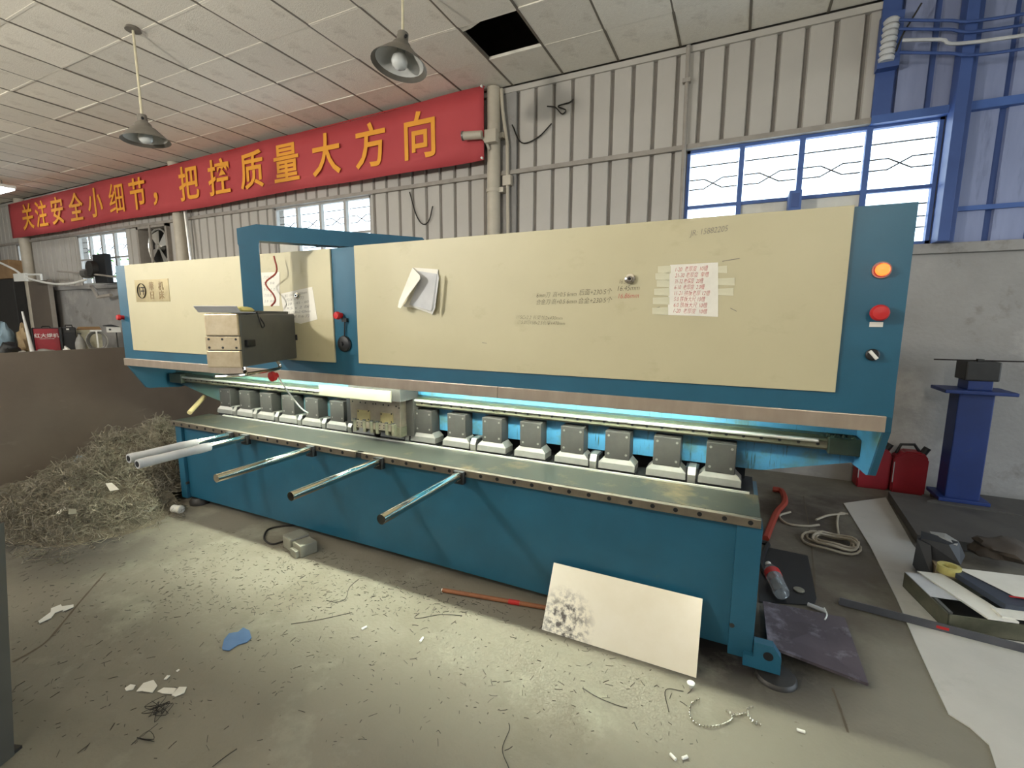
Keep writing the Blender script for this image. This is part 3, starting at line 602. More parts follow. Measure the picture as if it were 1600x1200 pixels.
for k, (z0, a0, a1) in enumerate(((421, 1028, 1048), (432, 1024, 1046), (443, 1026, 1046), (456, 1022, 1046), (470, 1020, 1046), (486, 1019, 1044), (421, 1122, 1136), (440, 1122, 1148), (456, 1122, 1146))):
    q = [at(a0, z0 - 5, 1, YF - .0142), at(a1, z0 - 6, 1, YF - .0142), at(a1, z0 + 6, 1, YF - .0142), at(a0, z0 + 5, 1, YF - .0142)]
    MB().ply([(p.x, YF - .0142, p.z) for p in q] + [(p.x, YF - .0136, p.z) for p in q], [(0, 1, 2, 3), (7, 6, 5, 4), (0, 4, 5, 1), (1, 5, 6, 2), (2, 6, 7, 3), (3, 7, 4, 0)]).build('tape_strip', 'tape', t)
# crumpled folded papers
t = thing('folded_papers', at(655, 490, 1, YF), 'crumpled folded bundle of drawings stuck on the right cover', 'paper')
def fold(pts, ds, m, n):
    v = [at(u, w, 1, YF - d) for (u, w), d in zip(pts, ds)]; MB().ply(v + [p + Vector((0, -.003, .0)) for p in v], [tuple(range(len(v)))] + [tuple(range(2 * len(v) - 1, len(v) - 1, -1))] + [(i, (i + 1) % len(v), len(v) + (i + 1) % len(v), len(v) + i) for i in range(len(v))]).build(n, m, t)
fold(((645, 418), (685, 421), (684, 436), (676, 491), (648, 481), (630, 479), (655, 440)), (.014, .014, .02, .03, .03, .03, .02), 'paper', 'back_sheet')
fold(((650, 423), (683, 428), (681, 470), (674, 486), (640, 476), (652, 445)), (.024, .03, .034, .05, .04, .03), 'paper_grey', 'inner_sheet')
fold(((645, 418), (656, 430), (657, 436), (638, 462), (626, 482), (622, 480), (624, 470)), (.02, .07, .075, .09, .08, .06, .05), 'paper', 'folded_flap')
fold(((684, 424), (686, 434), (680, 482), (675, 492), (680, 470)), (.05, .055, .06, .06, .05), 'paper_grey', 'edge_sheet')

# ------------------------------------------------------------------ control pendant on its swing arm
CP = thing('control_pendant', (-2.79, 2.05, 1.35), 'grey control box hanging from the blue swing arm over the machine', 'control box')
zt = 2.22; A = Vector((-2.83, 2.03, 0)); B = Vector((-2.13, 2.92, 0)); u = (B - A).normalized(); n = Vector((u.y, -u.x, 0)); hw = .05
def quad_prism(pr_, z0, z1): return [(p.x, p.y, z) for z in (z0, z1) for p in pr_]
L_ = (B - A).length
b = MB(); prof = [(-.06, zt - .13), (-.06, zt - .035), (.05, zt), (L_ - .02, zt), (L_ + .03, zt - .05), (L_ + .03, zt - .1), (.06, zt - .1), (.055, zt - .13)]
v = [A + u * s + n * hw * e + Vector((0, 0, z)) for e in (-1, 1) for s, z in prof]; k = len(prof)
b.ply(v, [tuple(range(k)), tuple(range(2 * k - 1, k - 1, -1))] + [(i, (i + 1) % k, k + (i + 1) % k, k + i) for i in range(k)]); b.build('swing_arm', 'teal', CP)
v = [A + u * s + n * hw * e + Vector((0, 0, z)) for z in (zt - .13, 1.66) for s, e in ((-.055, -1), (.055, -1), (.055, 1), (-.055, 1))]
MB().ply(v, [(0, 1, 2, 3), (7, 6, 5, 4)] + [(i, (i + 1) % 4, 4 + (i + 1) % 4, 4 + i) for i in range(4)]).build('post', 'teal', CP)
MB().cyl((B.x, B.y, 1.9), (B.x, B.y, zt - .1), .05, n=16).build('pivot', 'teal', CP, smooth=True)
Nn = Vector((-2.57, 1.75, 0)); d = Vector((-.27, .63, 0)); ud = d.normalized(); uw = Vector((-ud.y, ud.x, 0)); uw = uw if uw.x < 0 else -uw; WB = .205; LB = d.length
def bp(s, w, z): return Nn + ud * s + uw * w + Vector((0, 0, z))
Mbox = Matrix(((ud.x, uw.x, 0, Nn.x), (ud.y, uw.y, 0, Nn.y), (0, 0, 1, 0), (0, 0, 0, 1)))
def pbox(nm, m, s0, s1, w0, w1, z0, z1, bev=.0, p=None): return MB().box(s0, s1, w0, w1, z0, z1, bev, m=Mbox).build(nm, m, p or CP)
body = pbox('box_body', 'box_grey', 0, LB, 0, WB, 1.352, 1.664, .012)
pbox('side_cover', 'box_steel', -.014, .002, .004, WB - .006, 1.536, 1.66, .005, body); pbox('side_cover', 'box_steel', -.02, .002, .0, WB - .006, 1.352, 1.45, .005, body)
pl = pbox('hinge_plate', 'box_steel', -.016, .0, .0, WB - .004, 1.455, 1.53, .001, body)
for wv in (.02, .1, .18):
    for z in (1.468, 1.516): MB().cyl(bp(-.016, wv, z), bp(-.0185, wv, z), .007, n=8).build('rivet', 'dark_steel', pl)
for s, z in ((.07, 1.49), (LB - .03, 1.5)): pbox('latch', 'black', s - .04, s + .04, -.02, .0, z - .02, z + .02, .005, body)
pbox('lid', 'box_grey', .2, LB - .08, .03, .18, 1.664, 1.682, .006, body)
tr = MB().prism([(-.02, 1.668), (.13, 1.668), (.13, 1.672), (-.015, 1.674), (-.05, 1.705), (-.055, 1.702)], 1, -.02, WB + .02); [setattr(vv, 'co', Mbox @ vv.co) for vv in tr.bm.verts]; tr.build('tray', 'paper_grey', CP)
MB().tube(bez([bp(.1, .06, 1.352), bp(.1, .055, 1.32), bp(.08, .05, 1.30), bp(.02, .12, 1.30), bp(-.02, .16, 1.302)], 5), .011, 8).build('handle', 'chrome', CP, smooth=True)
MB().tube(bez([bp(.42, .03, 1.352), bp(.43, .02, 1.315), bp(.38, .02, 1.30), bp(.1, .05, 1.30)], 5), .011, 8).build('handle', 'chrome', CP, smooth=True)
c = at(433, 586, 1, 2.05); st = MB().lathe([(.018, 0), (.018, .02), (.032, .024), (.032, .045), (0, .05)], c, 12, Rx(100)).build('stop_button', 'red', CP, smooth=True, label='red stop button under the box')
MB().tube(bez([c, c + Vector((-.005, .05, -.08)), c + Vector((-.05, .2, -.25)), c + Vector((-.15, .35, -.33))], 6), .005, 6).build('cable', 'white_plastic', CP, smooth=True)
y_ = 2.25; MB().tube(bez([at(a, b_, 1, y_) for a, b_ in ((428, 400), (432, 425), (415, 442), (427, 460), (430, 470), (424, 478))], 5), .006, 6).build('cable', 'hose_red', CP, smooth=True)
MB().tube(bez([bp(.18, .0, 1.672), bp(.14, -.03, 1.64), bp(.17, -.03, 1.58), bp(.21, -.02, 1.6), bp(.2, .02, 1.672)], 6), .004, 6).build('cable', 'black', CP, smooth=True)
c = bp(.14, .06, 1.672); t = thing('work_glove', c, 'yellowish crumpled glove lying on the control box tray', 'glove')
b = MB(); b.lathe([(0, 0), (.05, .002), (.06, .012), (.045, .026), (.02, .032), (0, .033)], c, 14)
for k in range(4): b.tube([c + Vector((.03 - .02 * k, -.04, .014)), c + Vector((.05 - .028 * k, -.09, .01))], [.012, .008], 6)
b.build('glove_body', 'tape_yellow', t, smooth=True)

# ================================================================== banner on the wall
BY = 5.41
BN = thing('banner', (-9.7, BY, 3.55), 'long red cloth banner with yellow Chinese characters high on the wall', 'banner')
b = MB(); nx, nz = 120, 4; vs = []; x0, x1 = -16.35, -2.99
for i in range(nx + 1):
    s = i / nx; x = x0 + (x1 - x0) * s; zt_ = 4.33 + .13 * s - .03 * math.sin(s * math.pi * 3) ** 2; zb_ = 3.53 + .09 * s - .025 * math.sin(s * math.pi * 2.5 + .4) ** 2
    for j in range(nz + 1): vs.append((x, BY + .018 * math.sin(s * 40 + j) * math.sin(s * 9 + j * 1.3) * (1 if 0 < i < nx else 0), zb_ + (zt_ - zb_) * j / nz))
b.ply(vs, [(i * (nz + 1) + j, (i + 1) * (nz + 1) + j, (i + 1) * (nz + 1) + j + 1, i * (nz + 1) + j + 1) for i in range(nx) for j in range(nz)])
bo = b.build('cloth', 'banner', BN, smooth=True); md = bo.modifiers.new('thickness', 'SOLIDIFY'); md.thickness = .004
MB().tube([(x0, BY + .012, 4.33), ((x0 + x1) / 2, BY + .012, 4.375), (x1, BY + .012, 4.455)], .008, 6).build('hanging_rope', 'red', BN)
for z in (4.45, 3.62): MB().cyl((x1 - .02, BY - .03, z), (x1 - .02, BY, z), .014, n=10).build('nail', 'white_plastic', BN)
for ch, px in zip('关注安全小细节，把控质量大方向', (46, 67, 92, 121, 151, 184, 217, 250, 297, 344, 395, 449, 511, 580, 657)):
    p = at(px, 343 - (px - 46) * .225, 1, BY); s = (p.x - x0) / (x1 - x0)
    zc = 3.95 + .09 * s
    me = text_mesh(ch, .62, .002 if ch == '细' else .009, .002, .96); me.materials.append(MATS['banner_text'])
    o = put('character', me, (p.x - (.12 if ch == '，' else 0), BY - .026, zc - (.16 if ch == '，' else 0)), BN)

# ================================================================== fixtures on the wall
t = thing('security_camera', (-3.02, 5.4, 3.8), 'grey bullet camera on a bracket at the right end of the banner', 'camera')
MB().cyl((-3.22, 5.3, 3.88), (-2.98, 5.34, 3.87), .05, n=18).build('barrel', 'pipe', t, smooth=True); MB().cyl((-3.235, 5.298, 3.88), (-3.215, 5.301, 3.88), .056, n=18).build('lens_ring', 'foot_steel', t)
MB().box(-2.96, -2.8, 5.36, 5.44, 3.78, 3.93, .006).build('junction_box', 'pipe', t); MB().tube([(-3.0, 5.36, 3.86), (-2.95, 5.4, 3.8), (-2.93, 5.44, 3.72)], .018, 8).build('bracket', 'pipe', t)
t = thing('fan_housing', (-10.73, 5.66, 2.62), 'square wall fan in a dark opening left of the grey column', 'exhaust fan')
hx0, hx1 = HOLE; y = YW
MB().box(hx0, hx0 + .06, y - .04, y + .2, 2.62, 3.44).box(hx1 - .06, hx1, y - .04, y + .2, 2.62, 3.44).box(hx0, hx1, y - .04, y + .2, 2.62, 2.68).box(hx0, hx1, y - .04, y + .2, 3.39, 3.44).build('frame', 'girt', t)
MB().box(hx0, hx1, y + .2, y + .22, 2.6, 3.46).build('back', 'dark_steel', t)
MB().box(-10.78, -10.73, y - .06, y - .03, 2.62, 3.44).build('centre_bar', 'girt', t)
cc = Vector((-10.72, y + .08, 3.03)); MB().tube([cc + Vector((.36 * math.cos(a * math.pi / 12), 0, .36 * math.sin(a * math.pi / 12))) for a in range(25)], .02, 6).build('ring', 'bright_steel', t)
for k in range(4):
    a = k * math.pi / 2 + .5; rot = Ry(math.degrees(-a)); q = [Vector((.05, 0, -.03)), Vector((.32, .04, -.12)), Vector((.33, -.02, .1)), Vector((.05, -.02, .03))]
    v = [cc + rot @ p for p in q]; MB().ply(v + [p + Vector((0, .006, 0)) for p in v], [(0, 1, 2, 3), (7, 6, 5, 4), (0, 4, 5, 1), (1, 5, 6, 2), (2, 6, 7, 3), (3, 7, 4, 0)]).build('blade', 'bright_steel', t)
MB().cyl(cc + Vector((0, -.05, 0)), cc + Vector((0, .08, 0)), .06, n=16).build('hub', 'bright_steel', t, smooth=True)
def cable(name, pts, r, m, label, n=6, cat='cable', group=None): return MB().tube(bez(pts, n), r, 6).build(name, m, None, label, cat, group, smooth=True)
w = lambda x, y, yy=5.6: at(x, y, 1, yy)
cable('wall_wire', [w(800, 195), w(815, 223), w(840, 215), w(862, 193)], .008, 'dark_wire', 'dark wire sagging on the wall panel right of the pipe column', cat='wire')
cable('wall_wire', [w(640, 300), w(650, 335), w(660, 350), w(670, 345), w(676, 322)], .008, 'dark_wire', 'loose wire loop on the wall above the middle of the machine', cat='wire')
cable('wire_tangle', [w(855, 166), w(868, 168), w(878, 178), w(884, 172), (w(872, 166)), w(890, 160), w(896, 155)], .008, 'dark_wire', 'small tangle of wire high on the wall panels near the ceiling', cat='wire')
t = thing('hanging_rod', w(296, 370, 5.5), 'straight pale rod leaning on the wall beside the grey column', 'rod'); MB().cyl(w(289, 328, 5.5), w(301, 425, 5.5), .03, n=8).build('rod', 'bright_steel', t)
t = thing('insulator_rack', w(1388, 60, 5.55), 'stack of ribbed porcelain insulators high beside the white panels', 'insulator')
p0, p1 = w(1394, 28, 5.5), w(1384, 96, 5.5); MB().box(p1.x - .06, p1.x + .1, 5.5, 5.6, p1.z - .05, p0.z + .05).build('rack', 'blue_steel', t)
for k in range(7):
    p = p1.lerp(p0, (k + .5) / 7); MB().lathe([(0, -.03), (.055, -.03), (.062, 0), (.045, .02), (.03, .028), (0, .03)], p, 16).build('insulator', 'paper_grey', t, smooth=True)
for k, (a, lab) in enumerate((((1405, 31), 'uppermost dark cable crossing the blue right wall'), ((1405, 45), 'second dark cable crossing the blue right wall'), ((1405, 82), 'lowest dark cable crossing the blue right wall'))):
    cable('wall_cable', [w(a[0], a[1], 5.42), w(1480, a[1] + 1, 5.42), w(1560, a[1] + (0 if k else -3), 5.42), (3.2, 5.42, w(1600, a[1], 5.42).z)], .012, 'blue_steel', lab, group='cables on the right wall')
cable('wall_cable', [w(1410, 63, 5.4), w(1470, 62, 5.4), w(1530, 65, 5.4), (3.2, 5.4, w(1600, 66, 5.4).z)], .014, 'paper_grey', 'pale grey cable crossing the blue right wall', group='cables on the right wall')
cable('wall_cable', [w(1440, 5, 5.45), w(1425, 30, 5.45), w(1410, 55, 5.45), w(1400, 80, 5.45)], .008, 'dark_wire', 'thin dark wire slanting down to the insulator stack', group='cables on the right wall')
t = thing('switch_box', w(1240, 314, 5.5), 'small dark blue box on the sill of the large window', 'switch box'); a, b_ = w(1233, 300, 5.5), w(1250, 330, 5.5)
MB().box(a.x, b_.x, 5.44, 5.66, b_.z, a.z, .006).build('body', 'flare_blue', t); MB().box(a.x + .02, b_.x - .02, 5.435, 5.441, b_.z + .03, a.z - .03).build('cover', 'blue_steel', t)

# ================================================================== far left: bench with clutter, rusty plate
PX = -6.36
t = thing('steel_sheet_stack', (PX - .06, 3.0, 0), 'tall brown rusty steel plates standing on edge at the left', 'steel plate')
MB().box(PX - .012, PX, 1.2, 4.6, 0, 1.285, .002).build('plate', 'rust_plate', t); MB().box(PX - .03, PX - .018, 1.1, 4.5, 0, 1.275).build('plate', 'rust_plate', t); MB().box(PX - .05, PX - .036, 1.3, 4.5, 0, 1.28).build('plate', 'rust_plate', t)
MB().box(PX - .3, PX - .055, 1.8, 1.9, 0, 1.0).build('stand', 'dark_steel', t); MB().box(PX - .3, PX - .055, 3.9, 4.0, 0, 1.0).build('stand', 'dark_steel', t)
BZ = .93; BD = 12.5
UF = Vector((.937, -.349, 0)); UR = Vector((.349, .937, 0))           # towards the room, and to the right along the bench
def onb(px, back=0.0):
    d = at(px, 500, 2, 0) - Vector((0, 0, CAMH)); d.z = 0; d.normalize(); o = UF * -1
    q = d * ((BD + back) / d.dot(o)); return Vector((q.x, q.y, BZ))
def bM(px, back=0, z=None):
    c = onb(px, back)
    if z is not None: c.z = z
    return c, Matrix(((UR.x, -UF.x, 0, c.x), (UR.y, -UF.y, 0, c.y), (0, 0, 1, c.z), (0, 0, 0, 1)))
c, M_ = bM(85); t = thing('workbench', (c.x, c.y, 0), 'long low workbench cluttered with tools along the left wall', 'workbench')
MB().box(-1.25, 1.05, -.35, .75, -.05, 0, m=M_).build('top', 'pale_wood', t)
for u in (-1.15, .95):
    for v in (-.28, .68): MB().box(u - .04, u + .04, v - .04, v + .04, -BZ, -.05, m=M_).build('leg', 'dark_steel', t)
K = .0094
c, M_ = bM(69.5, .1); t = thing('welding_machine', c, 'red welding machine with white lettering on the bench', 'welder')
MB().box(-.175, .175, 0, .4, .02, .46, .012, m=M_).build('case', 'can_red', t); MB().box(.176, .215, -.01, .41, 0, .475, .008, m=M_).build('front_frame', 'black', t); MB().box(-.195, -.176, -.01, .41, 0, .475, .008, m=M_).build('rear_frame', 'black', t)
MB().box(-.17, .17, .02, .38, .46, .472, m=M_).build('top_cover', 'black', t); MB().tube([M_ @ Vector(p) for p in ((-.06, .2, .47), (-.05, .2, .5), (.05, .2, .5), (.06, .2, .47))], .01, 6).build('handle', 'black', t)
rz = math.degrees(math.atan2(UF.x, -UF.y)); text('lettering', '红大焊机', .085, M_ @ Vector((0, -.003, .33)), 'white_ink', t, .001, .001, rot=Rz(rz)); text('lettering', 'WELDING MACHINE', .022, M_ @ Vector((0, -.003, .27)), 'white_ink', t, 0, .001, rot=Rz(rz))
c, M_ = bM(106, .15); t = thing('tool_box', c, 'black plastic case with a carry handle beside the red welder', 'tool box')
MB().box(-.1, .1, 0, .3, 0, .48, .02, m=M_).build('case', 'black', t); MB().tube([M_ @ Vector(p) for p in ((-.05, .12, .48), (-.045, .12, .52), (.045, .12, .52), (.05, .12, .48))], .012, 6).build('handle', 'dark_steel', t); MB().box(-.08, .08, -.008, .0, .38, .42, .002, m=M_).build('latch', 'dark_steel', t); MB().box(-.04, .0, -.01, .0, .43, .46, m=M_).build('sticker', 'white_plastic', t)
c, M_ = bM(148, -.12); t = thing('hose_coil', c, 'round coil of pale clear hose standing on the bench', 'hose')
for k in range(4): MB().tube([M_ @ Vector(((.165 - .012 * k) * math.cos(a * math.pi / 12) + .01 * (k % 2), .03 * k, .21 + (.2 - .014 * k) * math.sin(a * math.pi / 12))) for a in range(25)], .012, 6).build('coil_turn', 'bag_grey', t, smooth=True)
MB().box(-.01, .015, -.03, -.02, .08, .4, m=M_).build('tie', 'white_plastic', t); MB().box(-.09, .08, -.02, .1, .4, .43, m=M_).build('strap', 'white_plastic', t)
c, M_ = bM(137, .5); t = thing('carton', c, 'cream carton behind the hose coil', 'box'); MB().box(-.19, .19, 0, .2, 0, .42, .006, m=M_).build('body', 'tape', t); MB().prism([(-.19, .42), (.2, .42), (.17, .48), (-.16, .48)], 1, 0, .2).bm.free(); b = MB().prism([(-.19, .42), (.2, .42), (.17, .48), (-.16, .48)], 1, 0, .2); [setattr(v, 'co', M_ @ v.co) for v in b.bm.verts]; b.build('lid', 'cardboard', t)
c, M_ = bM(121, -.1); t = thing('gas_bottle', c, 'small arched glassy bottle left of the hose coil', 'bottle'); MB().lathe([(0, 0), (.075, 0), (.08, .1), (.078, .18), (.05, .28), (.02, .32), (.02, .35), (0, .35)], c, 16).build('body', 'bag_grey', t, smooth=True); MB().cyl(c + Vector((0, 0, .35)), c + Vector((0, 0, .37)), .03, n=10).build('cap', 'dark_steel', t)
c, M_ = bM(175, .1); t = thing('meter_box', c, 'white electrical box on a stand with a black lid', 'electrical box'); MB().box(-.1, .12, 0, .15, .37, .48, .006, m=M_).build('box', 'white_plastic', t); b = MB().prism([(-.15, .5), (.1, .48), (.1, .49), (-.02, .53), (-.15, .51)], 1, -.04, .2); [setattr(v, 'co', M_ @ v.co) for v in b.bm.verts]; b.build('lid', 'black', t); MB().box(.04, .06, .05, .08, 0, .37, m=M_).build('post', 'dark_steel', t); MB().box(-.1, .12, 0, .15, 0, .015, m=M_).build('base', 'dark_steel', t); MB().cyl(M_ @ Vector((-.05, 0, .43)), M_ @ Vector((-.05, -.008, .43)), .02, n=10).build('dial', 'black', t)
c, M_ = bM(44, -.22); t = thing('metal_post', c, 'upright grey tapered metal post at the far left', 'post'); MB().cyl(c, M_ @ Vector((-.06, 0, .78)), .035, .014, 12).build('shaft', 'shade_inner', t, smooth=True); MB().cyl(c, c + Vector((0, 0, .02)), .06, n=16).build('base', 'shade_inner', t)
def blob(name, c, r, m, label, cat, seed, parent=None, rz=0):
    rnd = random.Random(seed); bm = bmesh.new(); bmesh.ops.create_icosphere(bm, subdivisions=3, radius=1)
    ph = [rnd.uniform(0, 6) for _ in range(9)]
    for v in bm.verts:
        p = v.co; k = 1 + .18 * math.sin(p.x * 3 + ph[0]) * math.sin(p.y * 4 + ph[1]) + .14 * math.sin(p.z * 6 + ph[2] + p.x * 4) + .08 * math.sin(p.y * 11 + ph[3]) * math.sin(p.x * 9 + ph[4])
        v.co = Vector((p.x * r[0], p.y * r[1], max(p.z, -.55) * r[2])) * k
    zmin = min(v.co.z for v in bm.verts)
    for v in bm.verts: v.co = Vector(c) + Rz(rz) @ (v.co - Vector((0, 0, zmin)))
    b = MB(); b.bm.free(); b.bm = bm; return b.build(name, m, parent, label, cat, smooth=True)
for k, (px, bk, r, m, lab) in enumerate(((4, .3, (.11, .12, .32), 'bag_blue', 'bluish plastic bag heaped at the left edge of the bench'), (33, .3, (.09, .12, .3), 'bag_tan', 'tan crumpled sack on the bench behind the metal post'), (8, -.08, (.14, .13, .14), 'black', 'dark bundle low at the left edge of the bench'), (62, -.15, (.16, .12, .05), 'bag_grey', 'flat grey cloth lying before the red welder'), (98, -.1, (.05, .06, .07), 'white_plastic', 'small white crumpled bag before the black case'), (27, -.08, (.05, .1, .04), 'paper', 'white crumpled sheet on the bench left of the metal post'))):
    blob('sack' if k != 3 else 'cloth', onb(px, bk), r, m, lab, 'bag' if k != 3 else 'cloth', k + 3, rz=70)
# boards, cabinet and cables behind the bench
t = thing('brown_board', w(64, 455, 5.5) , 'reddish brown board leaning on the wall behind the red welder', 'board'); a, b_ = w(46, 440, 5.45), w(86, 500, 5.45); MB().box(a.x, b_.x, 5.42, 5.46, 0, a.z, .004).build('panel', 'rust_plate', t); MB().box(b_.x, b_.x + .06, 5.4, 5.47, 0, a.z + .02).build('edge_batten', 'girt', t)
t = thing('shelf_cabinet', w(18, 455, 5.4), 'dark low cabinet under the pale plank at the far left', 'cabinet'); a, b_ = w(-15, 438, 5.3), w(33, 500, 5.3); MB().box(a.x, b_.x, 5.25, 5.58, 0, a.z, .01).build('body', 'dark_steel', t); MB().box(a.x, b_.x + .05, 5.2, 5.6, a.z, a.z + .45, .01).build('crate', 'cardboard', t)
t = thing('lamp_bracket', w(42, 434, 4.9), 'white tube-light bracket hung on cables at the far left', 'lamp bracket'); a, b_ = w(22, 428, 4.9), w(41, 439, 4.9); MB().box(a.x, b_.x, 4.88, 4.94, b_.z, a.z, .004).build('box', 'white_plastic', t)
p, q, r_ = w(41, 429, 4.9), w(64, 429, 4.9), w(65, 438, 4.9); MB().tube([p, q, r_], .022, 6).build('arm', 'white_plastic', t)
cable('white_cable', [w(-5, 408, 4.9), w(22, 421, 4.9), w(42, 434, 4.9), w(80, 443, 4.9), w(110, 443, 4.9), w(134, 437, 4.9)], .022, 'white_plastic', 'thick white cable sagging from the left edge to the far window')
cable('grey_conduit', [w(90, 424, 5.3), w(120, 426, 5.3), w(150, 429, 5.3), w(182, 433, 5.3)], .02, 'girt', 'thin grey conduit crossing before the far left window')
t = thing('wall_fan', w(143, 420, 5.4), 'dark wall-mounted fan in front of the far left window', 'fan'); p = w(148, 420, 5.35)
MB().cyl(p + Vector((0, -.1, 0)), p + Vector((0, .2, 0)), .16, .2, 16).build('motor', 'dark_steel', t, smooth=True); MB().box(p.x - .05, p.x + .45, p.y, p.y + .12, p.z - .3, p.z + .3, .02).build('housing', 'black', t)
MB().tube([p + Vector((-.1, -.05, -.35)), p + Vector((0, 0, -.6)), p + Vector((.3, .1, -.55))], .04, 8).build('bracket', 'girt', t); MB().cyl(p + Vector((-.25, -.08, -.1)), p + Vector((-.1, -.06, -.1)), .1, n=12).build('nozzle', 'foot_steel', t)
# a tree outside the far window
t = thing('tree', (-20, 13, 0), 'green tree seen through the far left window', 'tree')
MB().cyl((-29, 12.5, 0), (-29, 12.5, 3), .15, .1).build('trunk', 'wood', t)
b = MB(); rnd = random.Random(4)
for k in range(900):
    c = Vector((-29 + rnd.gauss(0, 1.0), 12.5 + rnd.gauss(0, 1.0), 2.4 + rnd.gauss(0, .9))); a = Vector((rnd.gauss(0, 1), rnd.gauss(0, 1), rnd.gauss(0, 1))).normalized() * .12; d_ = a.cross(Vector((rnd.gauss(0, 1), rnd.gauss(0, 1), 1))).normalized() * .06
    b.ply([c - a, c + d_, c + a, c - d_], [(0, 1, 2, 3)])
b.build('foliage', 'leaf', t, kind='stuff', recalc=False)

# ================================================================== swarf heap and floor litter at the left
rnd = random.Random(12)
t = thing('swarf_heap', (-4.95, 1.95, 0), 'heap of curly metal shavings piled at the left end of the machine', 'metal shavings', kind=None)
def heap_h(x, y):
    h = .62 * math.exp(-(((x + 4.95) / .45) ** 2 + ((y - 2.55) / .5) ** 2)) + .34 * math.exp(-(((x + 5.15) / .7) ** 2 + ((y - 2.0) / .42) ** 2)) + .16 * math.exp(-(((x + 4.75) / .5) ** 2 + ((y - 1.62) / .25) ** 2))
    h *= .85 + .3 * math.sin(x * 9 + 1) * math.sin(y * 11) * .6
    return max(0, h - .035)
b = MB(); nx, ny = 60, 50; xa, xb, ya, yb = -6.34, -4.0, 1.25, 3.6
for i in range(nx + 1):
    for j in range(ny + 1):
        x, y = xa + (xb - xa) * i / nx, ya + (yb - ya) * j / ny
        b.bm.verts.new((x, y, heap_h(x, y) * (.8 + .25 * rnd.random()) - .004))
b.bm.verts.ensure_lookup_table(); V_ = b.bm.verts
inside = lambda p: not (p.y > 2.24 and p.x > -4.37)
for i in range(nx):
    for j in range(ny):
        q = [i * (ny + 1) + j, (i + 1) * (ny + 1) + j, (i + 1) * (ny + 1) + j + 1, i * (ny + 1) + j + 1]
        if max(V_[k].co.z for k in q) > .006 and all(inside(V_[k].co) for k in q): b.bm.faces.new([V_[k] for k in q])
for v in [v for v in b.bm.verts if not v.link_faces]: b.bm.verts.remove(v)
b.build('heap_core', 'swarf_core', t, recalc=False)
b = MB(); k = 0
while k < 5200:
    x, y = rnd.uniform(xa, xb), rnd.uniform(ya, yb)
    if y > 2.2 and x > -4.42: continue
    h = heap_h(x, y)
    if h < .012 and rnd.random() > .12: continue
    k += 1; L_ = rnd.uniform(.05, .22); nn = 8; r0 = rnd.uniform(.0011, .0028); curl = rnd.uniform(.012, .05); turns = rnd.uniform(.4, 2.2) * 6.28
    d0 = Vector((rnd.gauss(0, 1), rnd.gauss(0, 1), rnd.gauss(0, .55))).normalized(); e1 = d0.cross(Vector((rnd.gauss(0, 1), rnd.gauss(0, 1), rnd.gauss(0, 1)))).normalized(); e2 = d0.cross(e1)
    p = Vector((x, y, h + rnd.uniform(-.01, .04) * min(1, h * 12))); pts = []
    for s_ in range(nn):
        u_ = s_ / (nn - 1); q = p + d0 * (L_ * (u_ - .5)) + (e1 * math.cos(u_ * turns) + e2 * math.sin(u_ * turns)) * curl
        q.z = max(q.z, .003); q.x = min(q.x, -4.34) if q.y > 2.24 else q.x; q.x = max(q.x, -6.35); pts.append(q)
    b.tube(pts, r0, 3, cap=False)
b.build('shavings', 'swarf', t, kind='stuff', recalc=False)
b = MB()                                                  # loose filings strewn over the floor
for k in range(2600):
    if k < 1600: px, py = rnd.uniform(0, 1100), rnd.triangular(820, 1190, 850)
    else: px, py = rnd.uniform(250, 800), rnd.uniform(850, 960)
    p = at(px, py, 2, 0)
    if p.y > 2.25 and -4.3 < p.x < .2: continue
    a = rnd.uniform(0, 6.28); L_ = rnd.choice((.008, .01, .012, .015, .02, .035)); cur = rnd.uniform(-20, 20); pts = []; p.z = .002
    for s in range(4): pts.append(p.copy()); a += cur * L_ / 4; p = p + Vector((math.cos(a), math.sin(a), 0)) * L_ / 3
    b.tube(pts, rnd.uniform(.0006, .0014), 3, cap=False)
b.build('loose_filings', 'dark_wire', None, 'scattered dark metal filings strewn across the concrete floor', 'filings', kind='stuff', recalc=False)
def scrap(px, m, label, name='scrap', cat='scrap', z=.004, h=None, tilt=0):
    P = [at(u, v, 2, z if h is None else h) for u, v in px]; n = len(P); c = sum(P, Vector()) / n
    v = [p + Vector((0, 0, tilt * (p.x - c.x))) for p in P]
    return MB().ply(v + [p + Vector((0, 0, .003)) for p in v], [tuple(range(n)), tuple(range(2 * n - 1, n - 1, -1))] + [(i, (i + 1) % n, n + (i + 1) % n, n + i) for i in range(n)]).build(name, m, None, label, cat)
scrap(((60, 971), (79, 957), (80, 951), (95, 945), (97, 948), (115, 945), (115, 949), (98, 956), (99, 953), (86, 958), (80, 966), (62, 974)), 'white_plastic', 'white angular torn paper scrap on the floor at the lower left', 'paper_scrap')
scrap(((347, 1013), (350, 1000), (358, 990), (372, 988), (380, 981), (390, 986), (393, 997), (386, 1004), (372, 1008), (358, 1017), (348, 1016)), 'blue_cloth', 'faded blue rag lying flat on the floor', 'rag', 'rag')
